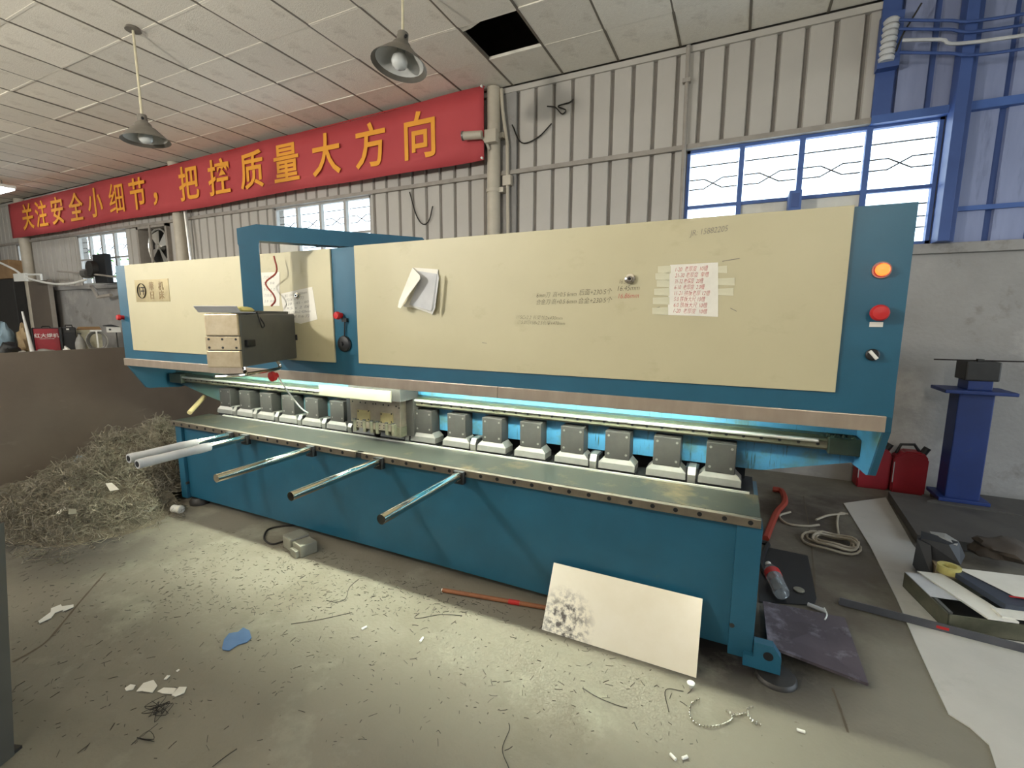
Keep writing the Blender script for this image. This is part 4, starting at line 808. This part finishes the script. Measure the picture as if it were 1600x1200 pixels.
for k, (q, lab) in enumerate(((((195, 1076), (204, 1070), (212, 1071), (208, 1078), (197, 1080)), 'oval white chip at the left of the chip cluster'), (((213, 1081), (224, 1068), (240, 1063), (246, 1072), (238, 1083), (222, 1080)), 'largest white flake in the chip cluster'), (((246, 1081), (256, 1075), (276, 1076), (270, 1085), (254, 1084)), 'flat white flake right of the largest chip'), (((268, 1087), (280, 1074), (292, 1074), (288, 1083), (274, 1089)), 'rightmost white flake of the chip cluster'), (((256, 1062), (261, 1056), (266, 1056), (260, 1062)), 'tiny white flake above the chip cluster'), (((275, 1049), (279, 1046), (281, 1047), (277, 1050)), 'tiny pale fleck farthest from the chip cluster'))):
    scrap(q, 'paper', lab, 'plaster_chip', 'chip')
HZ = lambda px, py: heap_h(*at(px, py, 2, .15)[:2])
for k, (q, h, m, lab) in enumerate(((((113, 724), (121, 711), (139, 716), (147, 722), (130, 724)), .2, 'bag_blue', 'pale bluish plastic piece on top of the shavings heap'), (((236, 676), (243, 668), (248, 674), (242, 677)), .5, 'paper', 'small white scrap near the top of the heap'), (((247, 678), (262, 668), (268, 669), (262, 677), (250, 680)), .45, 'paper', 'curved white strip at the top of the heap by the machine'), (((165, 756), (175, 755), (186, 765), (172, 768)), .2, 'paper', 'white torn scrap in the middle of the heap'), (((12, 809), (45, 793), (50, 798), (22, 810)), .01, 'bag_grey', 'grey flat shard at the left foot of the heap'), (((88, 802), (100, 791), (103, 795), (92, 804)), .03, 'paper', 'white splinter at the left foot of the heap'), (((95, 822), (112, 811), (117, 815), (100, 824)), .02, 'paper', 'white shard below the middle of the heap'), (((107, 795), (119, 796), (120, 803), (107, 804)), .03, 'grey_plastic', 'square grey chip at the foot of the heap'), (((128, 841), (156, 831), (157, 833), (130, 843)), .005, 'paper', 'thin white sliver on the floor before the heap'), (((162, 826), (172, 819), (174, 821), (164, 828)), .02, 'paper', 'short white sliver at the front of the heap'), (((225, 800), (236, 778), (250, 785), (236, 800)), .06, 'grey_plastic', 'grey leaf-shaped piece at the right foot of the heap'), (((105, 762), (128, 753), (130, 756), (108, 766)), .16, 'pale_wood', 'pale sliver lying across the left of the heap'))):
    scrap(q, m, lab, 'scrap', 'scrap', h=max(h, HZ(*q[0]) + .02 if h > .02 else h), tilt=0)
def rod(name, a, b_, r, m, label, cat, n=8): return MB().cyl(a, b_, r, n=n).build(name, m, None, label, cat, smooth=True)
rod('wood_stick', at(161, 723, 2, .26), at(192, 768, 2, .1), .012, 'pale_wood', 'thin pale stick standing in the shavings heap', 'stick')
rod('yellow_pole', at(296, 645, 0, -4.62), at(319, 620, 0, -4.75), .022, 'pale_wood', 'pale yellow pole leaning behind the left end of the table', 'pole', 10)
c = at(278, 801, 2, 0); t = thing('plastic_cup', c, 'white cylindrical plastic cup on the floor by the left machine foot', 'cup')
M_ = T(c + Vector((0, 0, .032)), Rz(10) @ Ry(90)); MB().lathe([(.022, -.045), (.032, -.045), (.032, .04), (.028, .045), (.0, .045)], M_ @ Vector(), 18, M_.to_3x3()).build('body', 'white_plastic', t, smooth=True); MB().lathe([(.033, .02), (.035, .022), (.035, .04), (.033, .042)], M_ @ Vector(), 18, M_.to_3x3()).build('rim', 'paper', t)
# ------------------------------------------------------------------ things on the floor before the machine
a, b_, = at(847, 985, 2, 0), at(1087, 1058, 2, 0); a.y = b_.y = 2.112; 
t = thing('aluminium_sheet', (-.445, 2.12, 0), 'bare rectangular metal sheet leaning against the blue base', 'metal sheet')
hgt = .345; dy = .168; dz = math.sqrt(hgt ** 2 - dy ** 2); n = Vector((0, -dz, dy)).normalized() * .003
v = [Vector((-.828, 2.112, .004)), Vector((-.06, 2.112, .004)), Vector((-.06, 2.112 + dy, dz)), Vector((-.828, 2.112 + dy, dz))]
MB().ply(v + [p - n for p in v], [(0, 1, 2, 3), (7, 6, 5, 4), (0, 4, 5, 1), (1, 5, 6, 2), (2, 6, 7, 3), (3, 7, 4, 0)]).build('plate', 'aluminium', t)
a, b_ = at(692, 922, 2, .016), at(862, 951, 2, .016); t = thing('broom_handle', a, 'brown wooden stick with red tape lying along the base', 'stick')
MB().cyl(a, b_, .013, n=10).build('shaft', 'wood', t, smooth=True); MB().cyl(a.lerp(b_, .62), a.lerp(b_, .72), .0145, n=10).build('red_tape', 'red', t); MB().cyl(a + (a - b_) * .012, a, .009, n=8).build('tip', 'white_plastic', t)
c = at(470, 858, 2, 0); t = thing('foot_pedal', c, 'grey foot pedal switch on the floor before the blue base', 'foot pedal'); M_ = T(c, Rz(-15))
MB().box(-.13, .0, -.07, .07, 0, .095, .015, m=M_).build('hood', 'grey_plastic', t); MB().box(.01, .13, -.06, .06, 0, .085, .01, m=M_).build('body', 'grey_plastic', t); MB().box(.02, .11, -.085, -.05, .0, .05, .006, m=M_).build('pedal', 'grey_plastic', t); MB().box(-.005, .015, -.05, .05, .02, .07, m=M_).build('gap', 'hole', t)
c2 = lambda x, y: at(x, y, 2, .008)
MB().tube(bez([c2(446, 845), c2(425, 850), c2(413, 842), c2(418, 828), c2(440, 822), c2(470, 820)], 6), .007, 6).build('cable', 'dark_wire', t, smooth=True)
# tangles of wire
for nm, c, r, n_, lab in (('wire_tangle', (256, 1110), .055, 26, 'dark tangle of wire below the white chips'), ('wire_tangle', (227, 1158), .04, 9, 'small coil of dark wire at the bottom left of the floor')):
    q = at(*c, 2, 0); MB().tube(bez([q + Vector((rnd.gauss(0, r * .6), rnd.gauss(0, r * .6), .004 + rnd.random() * .03)) for _ in range(n_)], 4), .0013, 4).build(nm, 'dark_wire', None, lab, 'wire')
for k, (L_, lab) in enumerate((((( 510, 938), (525, 941), (540, 935), (546, 918), (560, 905)), 'long thin wire curl on the bright floor before the pedal'), (((655, 958), (648, 964), (655, 966), (690, 960), (722, 962)), 'looped wire on the bright floor below the stick'), (((1168 - 100, 1100 - 20), (1040, 1060 + 18), (1045, 1112)), 'short dark wire near the bead chain'), (((332, 1198), (350, 1184), (370, 1170)), 'straight dark wire at the lower left of the floor'), (((455, 975), (500, 968), (550, 957)), 'faint long wire in the middle of the floor'), (((795, 1200), (785, 1170), (796, 1140), (795, 1130)), 'wavy wire at the bottom middle of the floor'), (((910, 1075), (935, 1090), (965, 1102), (980, 1106)), 'bent wire on the floor before the metal sheet'))):
    cable('floor_wire', [at(u, v, 2, .004) for u, v in L_], .0016, 'dark_wire', lab, cat='wire')
# bead chain
t = thing('bead_chain', at(1135, 1115, 2, 0), 'string of small shiny beads strewn on the floor before the machine foot', 'bead chain')
pts = bez([at(u, v, 2, .007) for u, v in ((1092, 1092), (1080, 1100), (1078, 1118), (1090, 1132), (1110, 1135), (1130, 1132), (1145, 1122), (1135, 1110), (1150, 1118), (1165, 1115), (1178, 1130), (1192, 1133), (1175, 1124), (1168, 1108), (1180, 1104))], 24)
me = None; last = pts[0] - Vector((1, 0, 0))
for i, p in enumerate(pts):
    if (p - last).length < .013: continue
    last = p
    if me is None: o0 = MB().lathe([(0, -.005), (.0036, -.0034), (.005, 0), (.0036, .0034), (0, .005)], p, 8).build('bead', 'chrome', t, smooth=True); me = o0; p0 = p
    else: dup(o0, p - p0, t)
c = at(1079, 1075, 2, 0); MB().lathe([(0, 0), (.005, .0), (.018, .026), (.014, .03), (0, .03)], c, 14).build('plastic_cone', 'white_plastic', None, 'tiny white plastic cone at the corner below the metal sheet', 'plastic cone', smooth=True)
for (a, b_), lab in (((((1047, 1178), (1056, 1187))), 'white cigarette stub at the bottom centre of the floor'), ((1067, 1184), (1074, 1182)) and ((((1066, 1185), (1074, 1182))), 'short white stub beside the cigarette at the bottom'), ((((1245, 1140), (1258, 1144))), 'small pale stub below the dark steel plate'), ((((565, 983), (573, 979))), 'tiny white fleck on the bright floor left of centre'), ((((656, 1003), (661, 996))), 'tiny white fleck on the bright floor right of centre')):
    rod('floor_stub', at(*a, 2, .006), at(*b_, 2, .006), .006, 'white_plastic', lab, 'stub', 8)
# ------------------------------------------------------------------ right end of the machine
def slab(name, px, z, th, m, label, cat, h=None):
    P = [at(u, v, 2, z + th) for u, v in px]; n = len(P)
    return MB().ply([(p.x, p.y, z) for p in P] + [(p.x, p.y, z + th) for p in P], [tuple(range(n)), tuple(range(2 * n - 1, n - 1, -1))] + [(i, (i + 1) % n, n + (i + 1) % n, n + i) for i in range(n)]).build(name, m, None, label, cat)
P = [at(u, v, 2, 0) for u, v in ((1318, 787), (1384, 778), (1426, 852), (1470, 905), (1600, 930), (1700, 960), (1720, 1250), (1575, 1260), (1556, 1200), (1545, 1165), (1515, 1138), (1482, 1117), (1455, 1060), (1430, 1005), (1400, 935), (1360, 855))]
n = len(P); MB().ply([(p.x, p.y, .001) for p in P] + [(p.x, p.y, .006) for p in P], [tuple(range(n)), tuple(range(2 * n - 1, n - 1, -1))] + [(i, (i + 1) % n, n + (i + 1) % n, n + i) for i in range(n)]).build('floor_sheet', 'pale_sheet', None, 'pale grey sheet covering the floor at the lower right', 'floor sheet')
t = thing('dark_platform', (2.4, 4.8, 0), 'low dark steel platform under the blue stand at the right wall', 'platform')
MB().prism([(1.37, 5.22), (1.31, 4.22), (3.9, 4.3), (3.9, 5.45), (1.74, 5.45), (1.74, 5.22)], 2, .007, .07).build('plate', 'dark_plate', t); MB().prism([(1.6, 5.05), (1.74, 5.22), (1.74, 5.45), (3.9, 5.45), (3.9, 4.9)], 2, .07, .082).build('upper_plate', 'dark_plate', t)
# tilted dark plate leaning on a block beside the foot
t = thing('steel_offcut', at(1270, 1000, 2, 0), 'dark purplish steel offcut lying tilted beside the right machine foot', 'steel plate')
q = [(1192, 939, .05), (1320, 965, .06), (1357, 1068, .035), (1200, 1008, .075)]; v = [at(u, w_, 2, z) for u, w_, z in q]
MB().ply(v + [p - Vector((0, 0, .014)) for p in v], [(0, 1, 2, 3), (7, 6, 5, 4), (0, 4, 5, 1), (1, 5, 6, 2), (2, 6, 7, 3), (3, 7, 4, 0)]).build('plate', 'purple_plate', t)
MB().box(.25, .45, 2.55, 2.75, 0, .035).build('block', 'dark_steel', t)
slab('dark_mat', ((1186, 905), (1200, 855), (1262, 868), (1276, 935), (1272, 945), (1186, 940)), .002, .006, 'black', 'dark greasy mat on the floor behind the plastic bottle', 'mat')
slab('dark_mat', ((1170, 1085), (1215, 1075), (1306, 1085), (1320, 1140), (1230, 1110)), .001, .003, 'dark_steel', 'dark thin plate on the floor below the machine foot', 'mat') if 0 else None
# plastic bottle
a, b_ = at(1222, 928, 2, .05), at(1196, 872, 2, .1); ax = (b_ - a).normalized(); t = thing('plastic_bottle', a, 'clear plastic bottle with a red label lying behind the blue base', 'bottle')
rot = ax.to_track_quat('Z', 'Y').to_matrix(); Lb = .27
MB().lathe([(0, 0), (.04, 0), (.045, .02), (.043, .05), (.045, .07), (.043, .09), (.045, .11), (.045, .16), (.044, .2), (.03, .235), (.015, .25), (.014, .26), (0, .26)], a, 18, rot).build('body', 'clear_plastic', t, smooth=True); MB().lathe([(.0455, .145), (.047, .146), (.047, .19), (.0455, .191)], a, 18, rot).build('label_band', 'red', t, smooth=True); MB().lathe([(.016, .25), (.018, .25), (.018, .275), (0, .276)], a, 14, rot).build('cap', 'white_plastic', t)
c = at(1248, 925, 2, 0); MB().lathe([(0, .004), (.024, .002), (.03, .006), (.03, .012), (.02, .014), (0, .012)], c + Vector((0, 0, .006)), 16).build('bottle_lid', 'grey_plastic', None, 'grey round lid on the dark mat beside the bottle', 'lid', smooth=True)
rod('white_tube', at(1262, 944, 2, .015), at(1290, 955, 2, .015), .012, 'paper_grey', 'short pale tube at the corner of the dark mat', 'tube'); cable('white_wire', [at(u, v, 2, .07) for u, v in ((1288, 950), (1292, 960), (1289, 968))], .004, 'white_plastic', 'short white wire standing on the steel offcut', cat='wire')
cable('hose', [at(u, v, 2, .02) for u, v in ((1198, 900), (1190, 880), (1196, 858), (1200, 850), (1188, 846))], .016, 'black', 'black hose curl behind the right end of the base', cat='hose')
cable('red_hose', [at(u, v, 2, .03) for u, v in ((1196, 842), (1204, 822), (1214, 800), (1226, 785), (1222, 768), (1208, 764))], .026, 'hose_red', 'rusty red hose on the floor behind the machine base', cat='hose')
# coil of pale cable
t = thing('cable_coil', at(1300, 850, 2, 0), 'loose coil of pale cable on the floor behind the machine', 'cable')
for k in range(5):
    c = at(1300 + rnd.uniform(-6, 8), 846 + rnd.uniform(-4, 4), 2, .012 + .008 * k); r0 = .1 + rnd.random() * .09
    MB().tube([c + Vector((r0 * 1.1 * math.cos(a * math.pi / 10), r0 * .9 * math.sin(a * math.pi / 10), .01 * math.sin(a))) for a in range(21)], .009, 6).build('turn', 'rope', t, smooth=True)
MB().tube(bez([at(u, v, 2, .012) for u, v in ((1310, 835), (1308, 815), (1312, 802), (1325, 803))], 5), .009, 6).build('loose_end', 'rope', t); MB().tube(bez([at(u, v, 2, .012) for u, v in ((1280, 820), (1260, 822), (1230, 818), (1218, 806), (1235, 800))], 5), .009, 6).build('loose_end', 'rope', t); MB().tube(bez([at(u, v, 2, .02) for u, v in ((1275, 812), (1295, 805), (1320, 803))], 5), .009, 6).build('loose_end', 'rope', t)
# jerry cans
def jerry(px, py, label, yaw, s=1):
    c = at(px, py, 2, 0); t = thing('jerry_can', c, label, 'jerry can', 'red jerry cans by the wall'); M_ = T(c, Rz(yaw))
    MB().prism([(-.14, 0), (.14, 0), (.14, .36), (.1, .42), (-.06, .42), (-.14, .34)], 1, -.075, .075); b = MB().prism([(-.13 * s, 0), (.13 * s, 0), (.135 * s, .35 * s), (.09 * s, .41 * s), (-.05 * s, .41 * s), (-.13 * s, .34 * s)], 1, -.075, .075)
    for v in b.bm.verts: v.co = M_ @ v.co
    bmesh.ops.bevel(b.bm, geom=b.bm.edges[:], offset=.015, segments=2, affect='EDGES'); b.build('body', 'can_red', t, smooth=True)
    MB().tube([M_ @ Vector(p) for p in ((-.1, 0, .37 * s), (-.07, 0, .46 * s), (.03, 0, .47 * s), (.07, 0, .41 * s))], .014, 8).build('handle', 'black', t, smooth=True); MB().cyl(M_ @ Vector((.1, 0, .39 * s)), M_ @ Vector((.13, 0, .45 * s)), .03, n=12).build('cap', 'black', t)
    MB().box(-.125, -.118, -.077, -.07, .1, .3, m=M_).build('level_strip', 'paper_grey', t)
jerry(1358, 760, 'dark red jerry can half hidden by the machine end', 4); jerry(1413, 768, 'dark red jerry can beside the blue stand', 0)
# blue stand with a bench grinder
c = at(1486, 785, 2, .08); c.y = 5.25; c.x = 1.86; c.z = .093
t = thing('machine_stand', c, 'dark blue steel pedestal stand by the right wall', 'stand')
MB().box(c.x - .115, c.x + .115, c.y - .1, c.y + .1, c.z, 1.03, .008).build('post', 'stand_blue', t); MB().box(c.x - .17, c.x + .17, c.y - .15, c.y + .15, c.z - .01, c.z + .02, .004).build('base_plate', 'stand_blue', t); MB().box(c.x - .23, c.x + .23, c.y - .17, c.y + .17, 1.03, 1.06, .006).build('top_plate', 'stand_blue', t)
g = thing('bench_vice', (c.x, c.y, 1.06), 'dark blue bench vice block on top of the pedestal stand', 'vice'); MB().box(c.x - .07, c.x + .09, c.y - .1, c.y + .1, 1.06, 1.14, .006).build('base', 'stand_blue', g); MB().box(c.x - .1, c.x + .12, c.y - .12, c.y + .1, 1.14, 1.3, .012).build('body', 'dark_steel', g); MB().cyl((c.x - .3, c.y - .06, 1.305), (c.x + .33, c.y - .06, 1.31), .006, n=6).build('bar', 'iron', g); MB().box(c.x - .02, c.x + .02, c.y - .08, c.y - .04, 1.3, 1.32).build('clamp', 'dark_steel', g)
# black crushed lump, tray, papers
c = at(1462, 880, 2, .07); t = thing('crushed_motor', c, 'black crushed boxy wreck lying at the edge of the platform', 'scrap metal')
M_ = T((c.x, c.y, .01), Rz(12)); 
def chunk(P, m, n_): 
    b = MB(); bm = b.bm; [bm.verts.new(M_ @ Vector(p)) for p in P]; bmesh.ops.convex_hull(bm, input=bm.verts[:]); b.build(n_, m, t)
chunk(((-.13, -.1, 0), (-.08, -.14, 0), (-.07, -.05, .2), (-.13, -.02, .22), (-.09, .06, 0), (-.05, .08, .2), (-.16, -.06, .06)), 'black', 'casing')
chunk(((-.06, -.04, .1), (.06, -.12, .12), (.14, -.02, .14), (.1, .1, .2), (-.06, .08, .24), (.02, -.06, .22), (.11, .0, .22), (-.1, .0, .22)), 'char', 'lid')
chunk(((-.02, .02, .222), (.07, -.05, .215), (.12, .02, .215), (.09, .1, .23), (.0, .1, .235), (.04, .02, .232)), 'bag_grey', 'flap')
chunk(((.02, -.1, .05), (.1, -.05, 0), (.13, .05, 0), (.12, .02, .14), (.05, -.1, .13)), 'black', 'core'); chunk(((-.09, -.16, 0), (.05, -.16, 0), (.07, -.06, .0), (.03, -.12, .09), (-.07, -.12, .1), (-.05, -.04, .1)), 'bag_tan', 'torn_wrap')
c = at(1560, 870, 2, .07); blob('cloth_bundle', (c.x, c.y, .07), (.15, .11, .08), 'dark_bundle', 'dark brownish rag bundle behind the papers at the right edge', 'cloth', 9)
a, b_, = at(1311, 939, 2, .02), at(1640, 1024, 2, .02)
t = thing('angle_iron', a, 'long dark angle iron bar lying across the pale sheet', 'steel bar'); d_ = (b_ - a).normalized(); nn = Vector((-d_.y, d_.x, 0))
v = [p + nn * s + Vector((0, 0, z - .02)) for p in (a, b_) for s, z in ((-.018, .007), (.022, .007), (.022, .011), (-.012, .011), (-.012, .05), (-.018, .05))]
MB().ply(v, [(0, 1, 2, 3, 4, 5), (11, 10, 9, 8, 7, 6)] + [(i, (i + 1) % 6, 6 + (i + 1) % 6, 6 + i) for i in range(6)]).build('bar', 'bar_grey', t)
p = a.lerp(b_, .5) ; q = a.lerp(b_, .56); v = [u + nn * (-.0185) + Vector((0, 0, z - .02)) for u in (p, q) for z in (.02, .035)]; MB().ply(v + [u - nn * .001 for u in v], [(0, 1, 3, 2), (4, 6, 7, 5), (0, 4, 5, 1), (2, 3, 7, 6), (0, 2, 6, 4), (1, 5, 7, 3)]).build('red_mark', 'red', t)
# open steel tray with papers
t = thing('steel_tray', at(1520, 940, 2, 0), 'shallow open steel tray holding papers at the right edge', 'tray')
q0, q1, q2 = at(1478, 985, 2, .008), at(1442, 892, 2, .1), at(1680, 1015, 2, .008); ex = (q2 - q0); ex.z = 0; Lx = ex.length; ex.normalize(); ey = Vector((-ex.y, ex.x, 0))
Mt = Matrix(((ex.x, ey.x, 0, q0.x), (ex.y, ey.y, 0, q0.y), (0, 0, 1, 0), (0, 0, 0, 1))); Dy = .42
for n_, a_ in (('front_side', (0, Lx, 0, .008, .008, .1)), ('back_side', (0, Lx, Dy, Dy + .008, .008, .1)), ('end_side', (0, .008, 0, Dy, .008, .1)), ('floor_plate', (0, Lx, 0, Dy, .007, .012))): MB().box(*a_, m=Mt).build(n_, 'oiled_steel' if n_ != 'floor_plate' else 'dark_steel', t)
MB().box(.012, .03, .02, .2, .08, .104, m=Mt).build('hinge_bar', 'foot_steel', t)
def tsh(name, s0, s1, w0, w1, z, m, label, cat, th=.004, rz=0, sk=0):
    P_ = [(s0, w0), (s1, w0), (s1 + sk, w1), (s0 + sk, w1)]; v = [Mt @ Vector((u, w_, z_)) for z_ in (z, z + th) for u, w_ in P_]
    return MB().ply(v, [(0, 1, 2, 3), (7, 6, 5, 4)] + [(i, (i + 1) % 4, 4 + (i + 1) % 4, 4 + i) for i in range(4)]).build(name, m, None, label, cat)
tsh('paper', .0, .2, .16, .42, .102, 'paper_grey', 'grey paper on the left end of the steel tray', 'paper')
tsh('board', .17, .30, .0, .44, .104, 'paper', 'long white board across the steel tray', 'board', .01, sk=-.1)
tsh('binder', .30, .75, .1, .42, .118, 'folder', 'dark folder lying on the white board', 'folder', .03, sk=-.06)
tsh('paper', .40, .9, .18, .46, .152, 'paper', 'white paper with a red line at the right edge', 'paper', .003, sk=-.12)
tsh('red_pen', .36, .8, .17, .18, .157, 'red', 'thin red strip lying on the white paper', 'pen', .004)
tsh('board', .24, .9, .02, .1, .114, 'paper', 'white board edge in front of the dark folder', 'board', .008)
c = Mt @ Vector((.24, .46, .118)); MB().lathe([(.036, 0), (.056, 0), (.056, .045), (.036, .045), (.036, 0)], c, 24).build('tape_roll', 'tape_yellow', None, 'yellow roll of tape behind the dark folder', 'tape roll', smooth=True)
# upright at the left edge; the unseen body beside it is added for shade
a = at(24, 1196, 2, 0); c = a + Vector((-.1, -.03, 0))
t = thing('upright_with_shade_body', c, 'dark grey steel upright at the left foreground edge, with added unseen body', 'machine')
M_ = T(c, Rz(20) @ Ry(7))
MB().box(-.05, .05, -.03, .03, 0, .95, .004, m=M_).build('upright', 'dark_steel', t); MB().box(-.08, .05, -.06, .06, 0, .012, m=T(c, Rz(20))).build('foot_plate', 'dark_steel', t); MB().box(.05, .054, -.03, .03, .0, .95, m=M_).build('edge_strip', 'box_grey', t)
MB().box(c.x - 1.1, c.x - .09, c.y - 1.2, c.y, .05, 1.3, .01).build('body', 'dark_steel', t)  # body out of view, added to shade the lower left floor
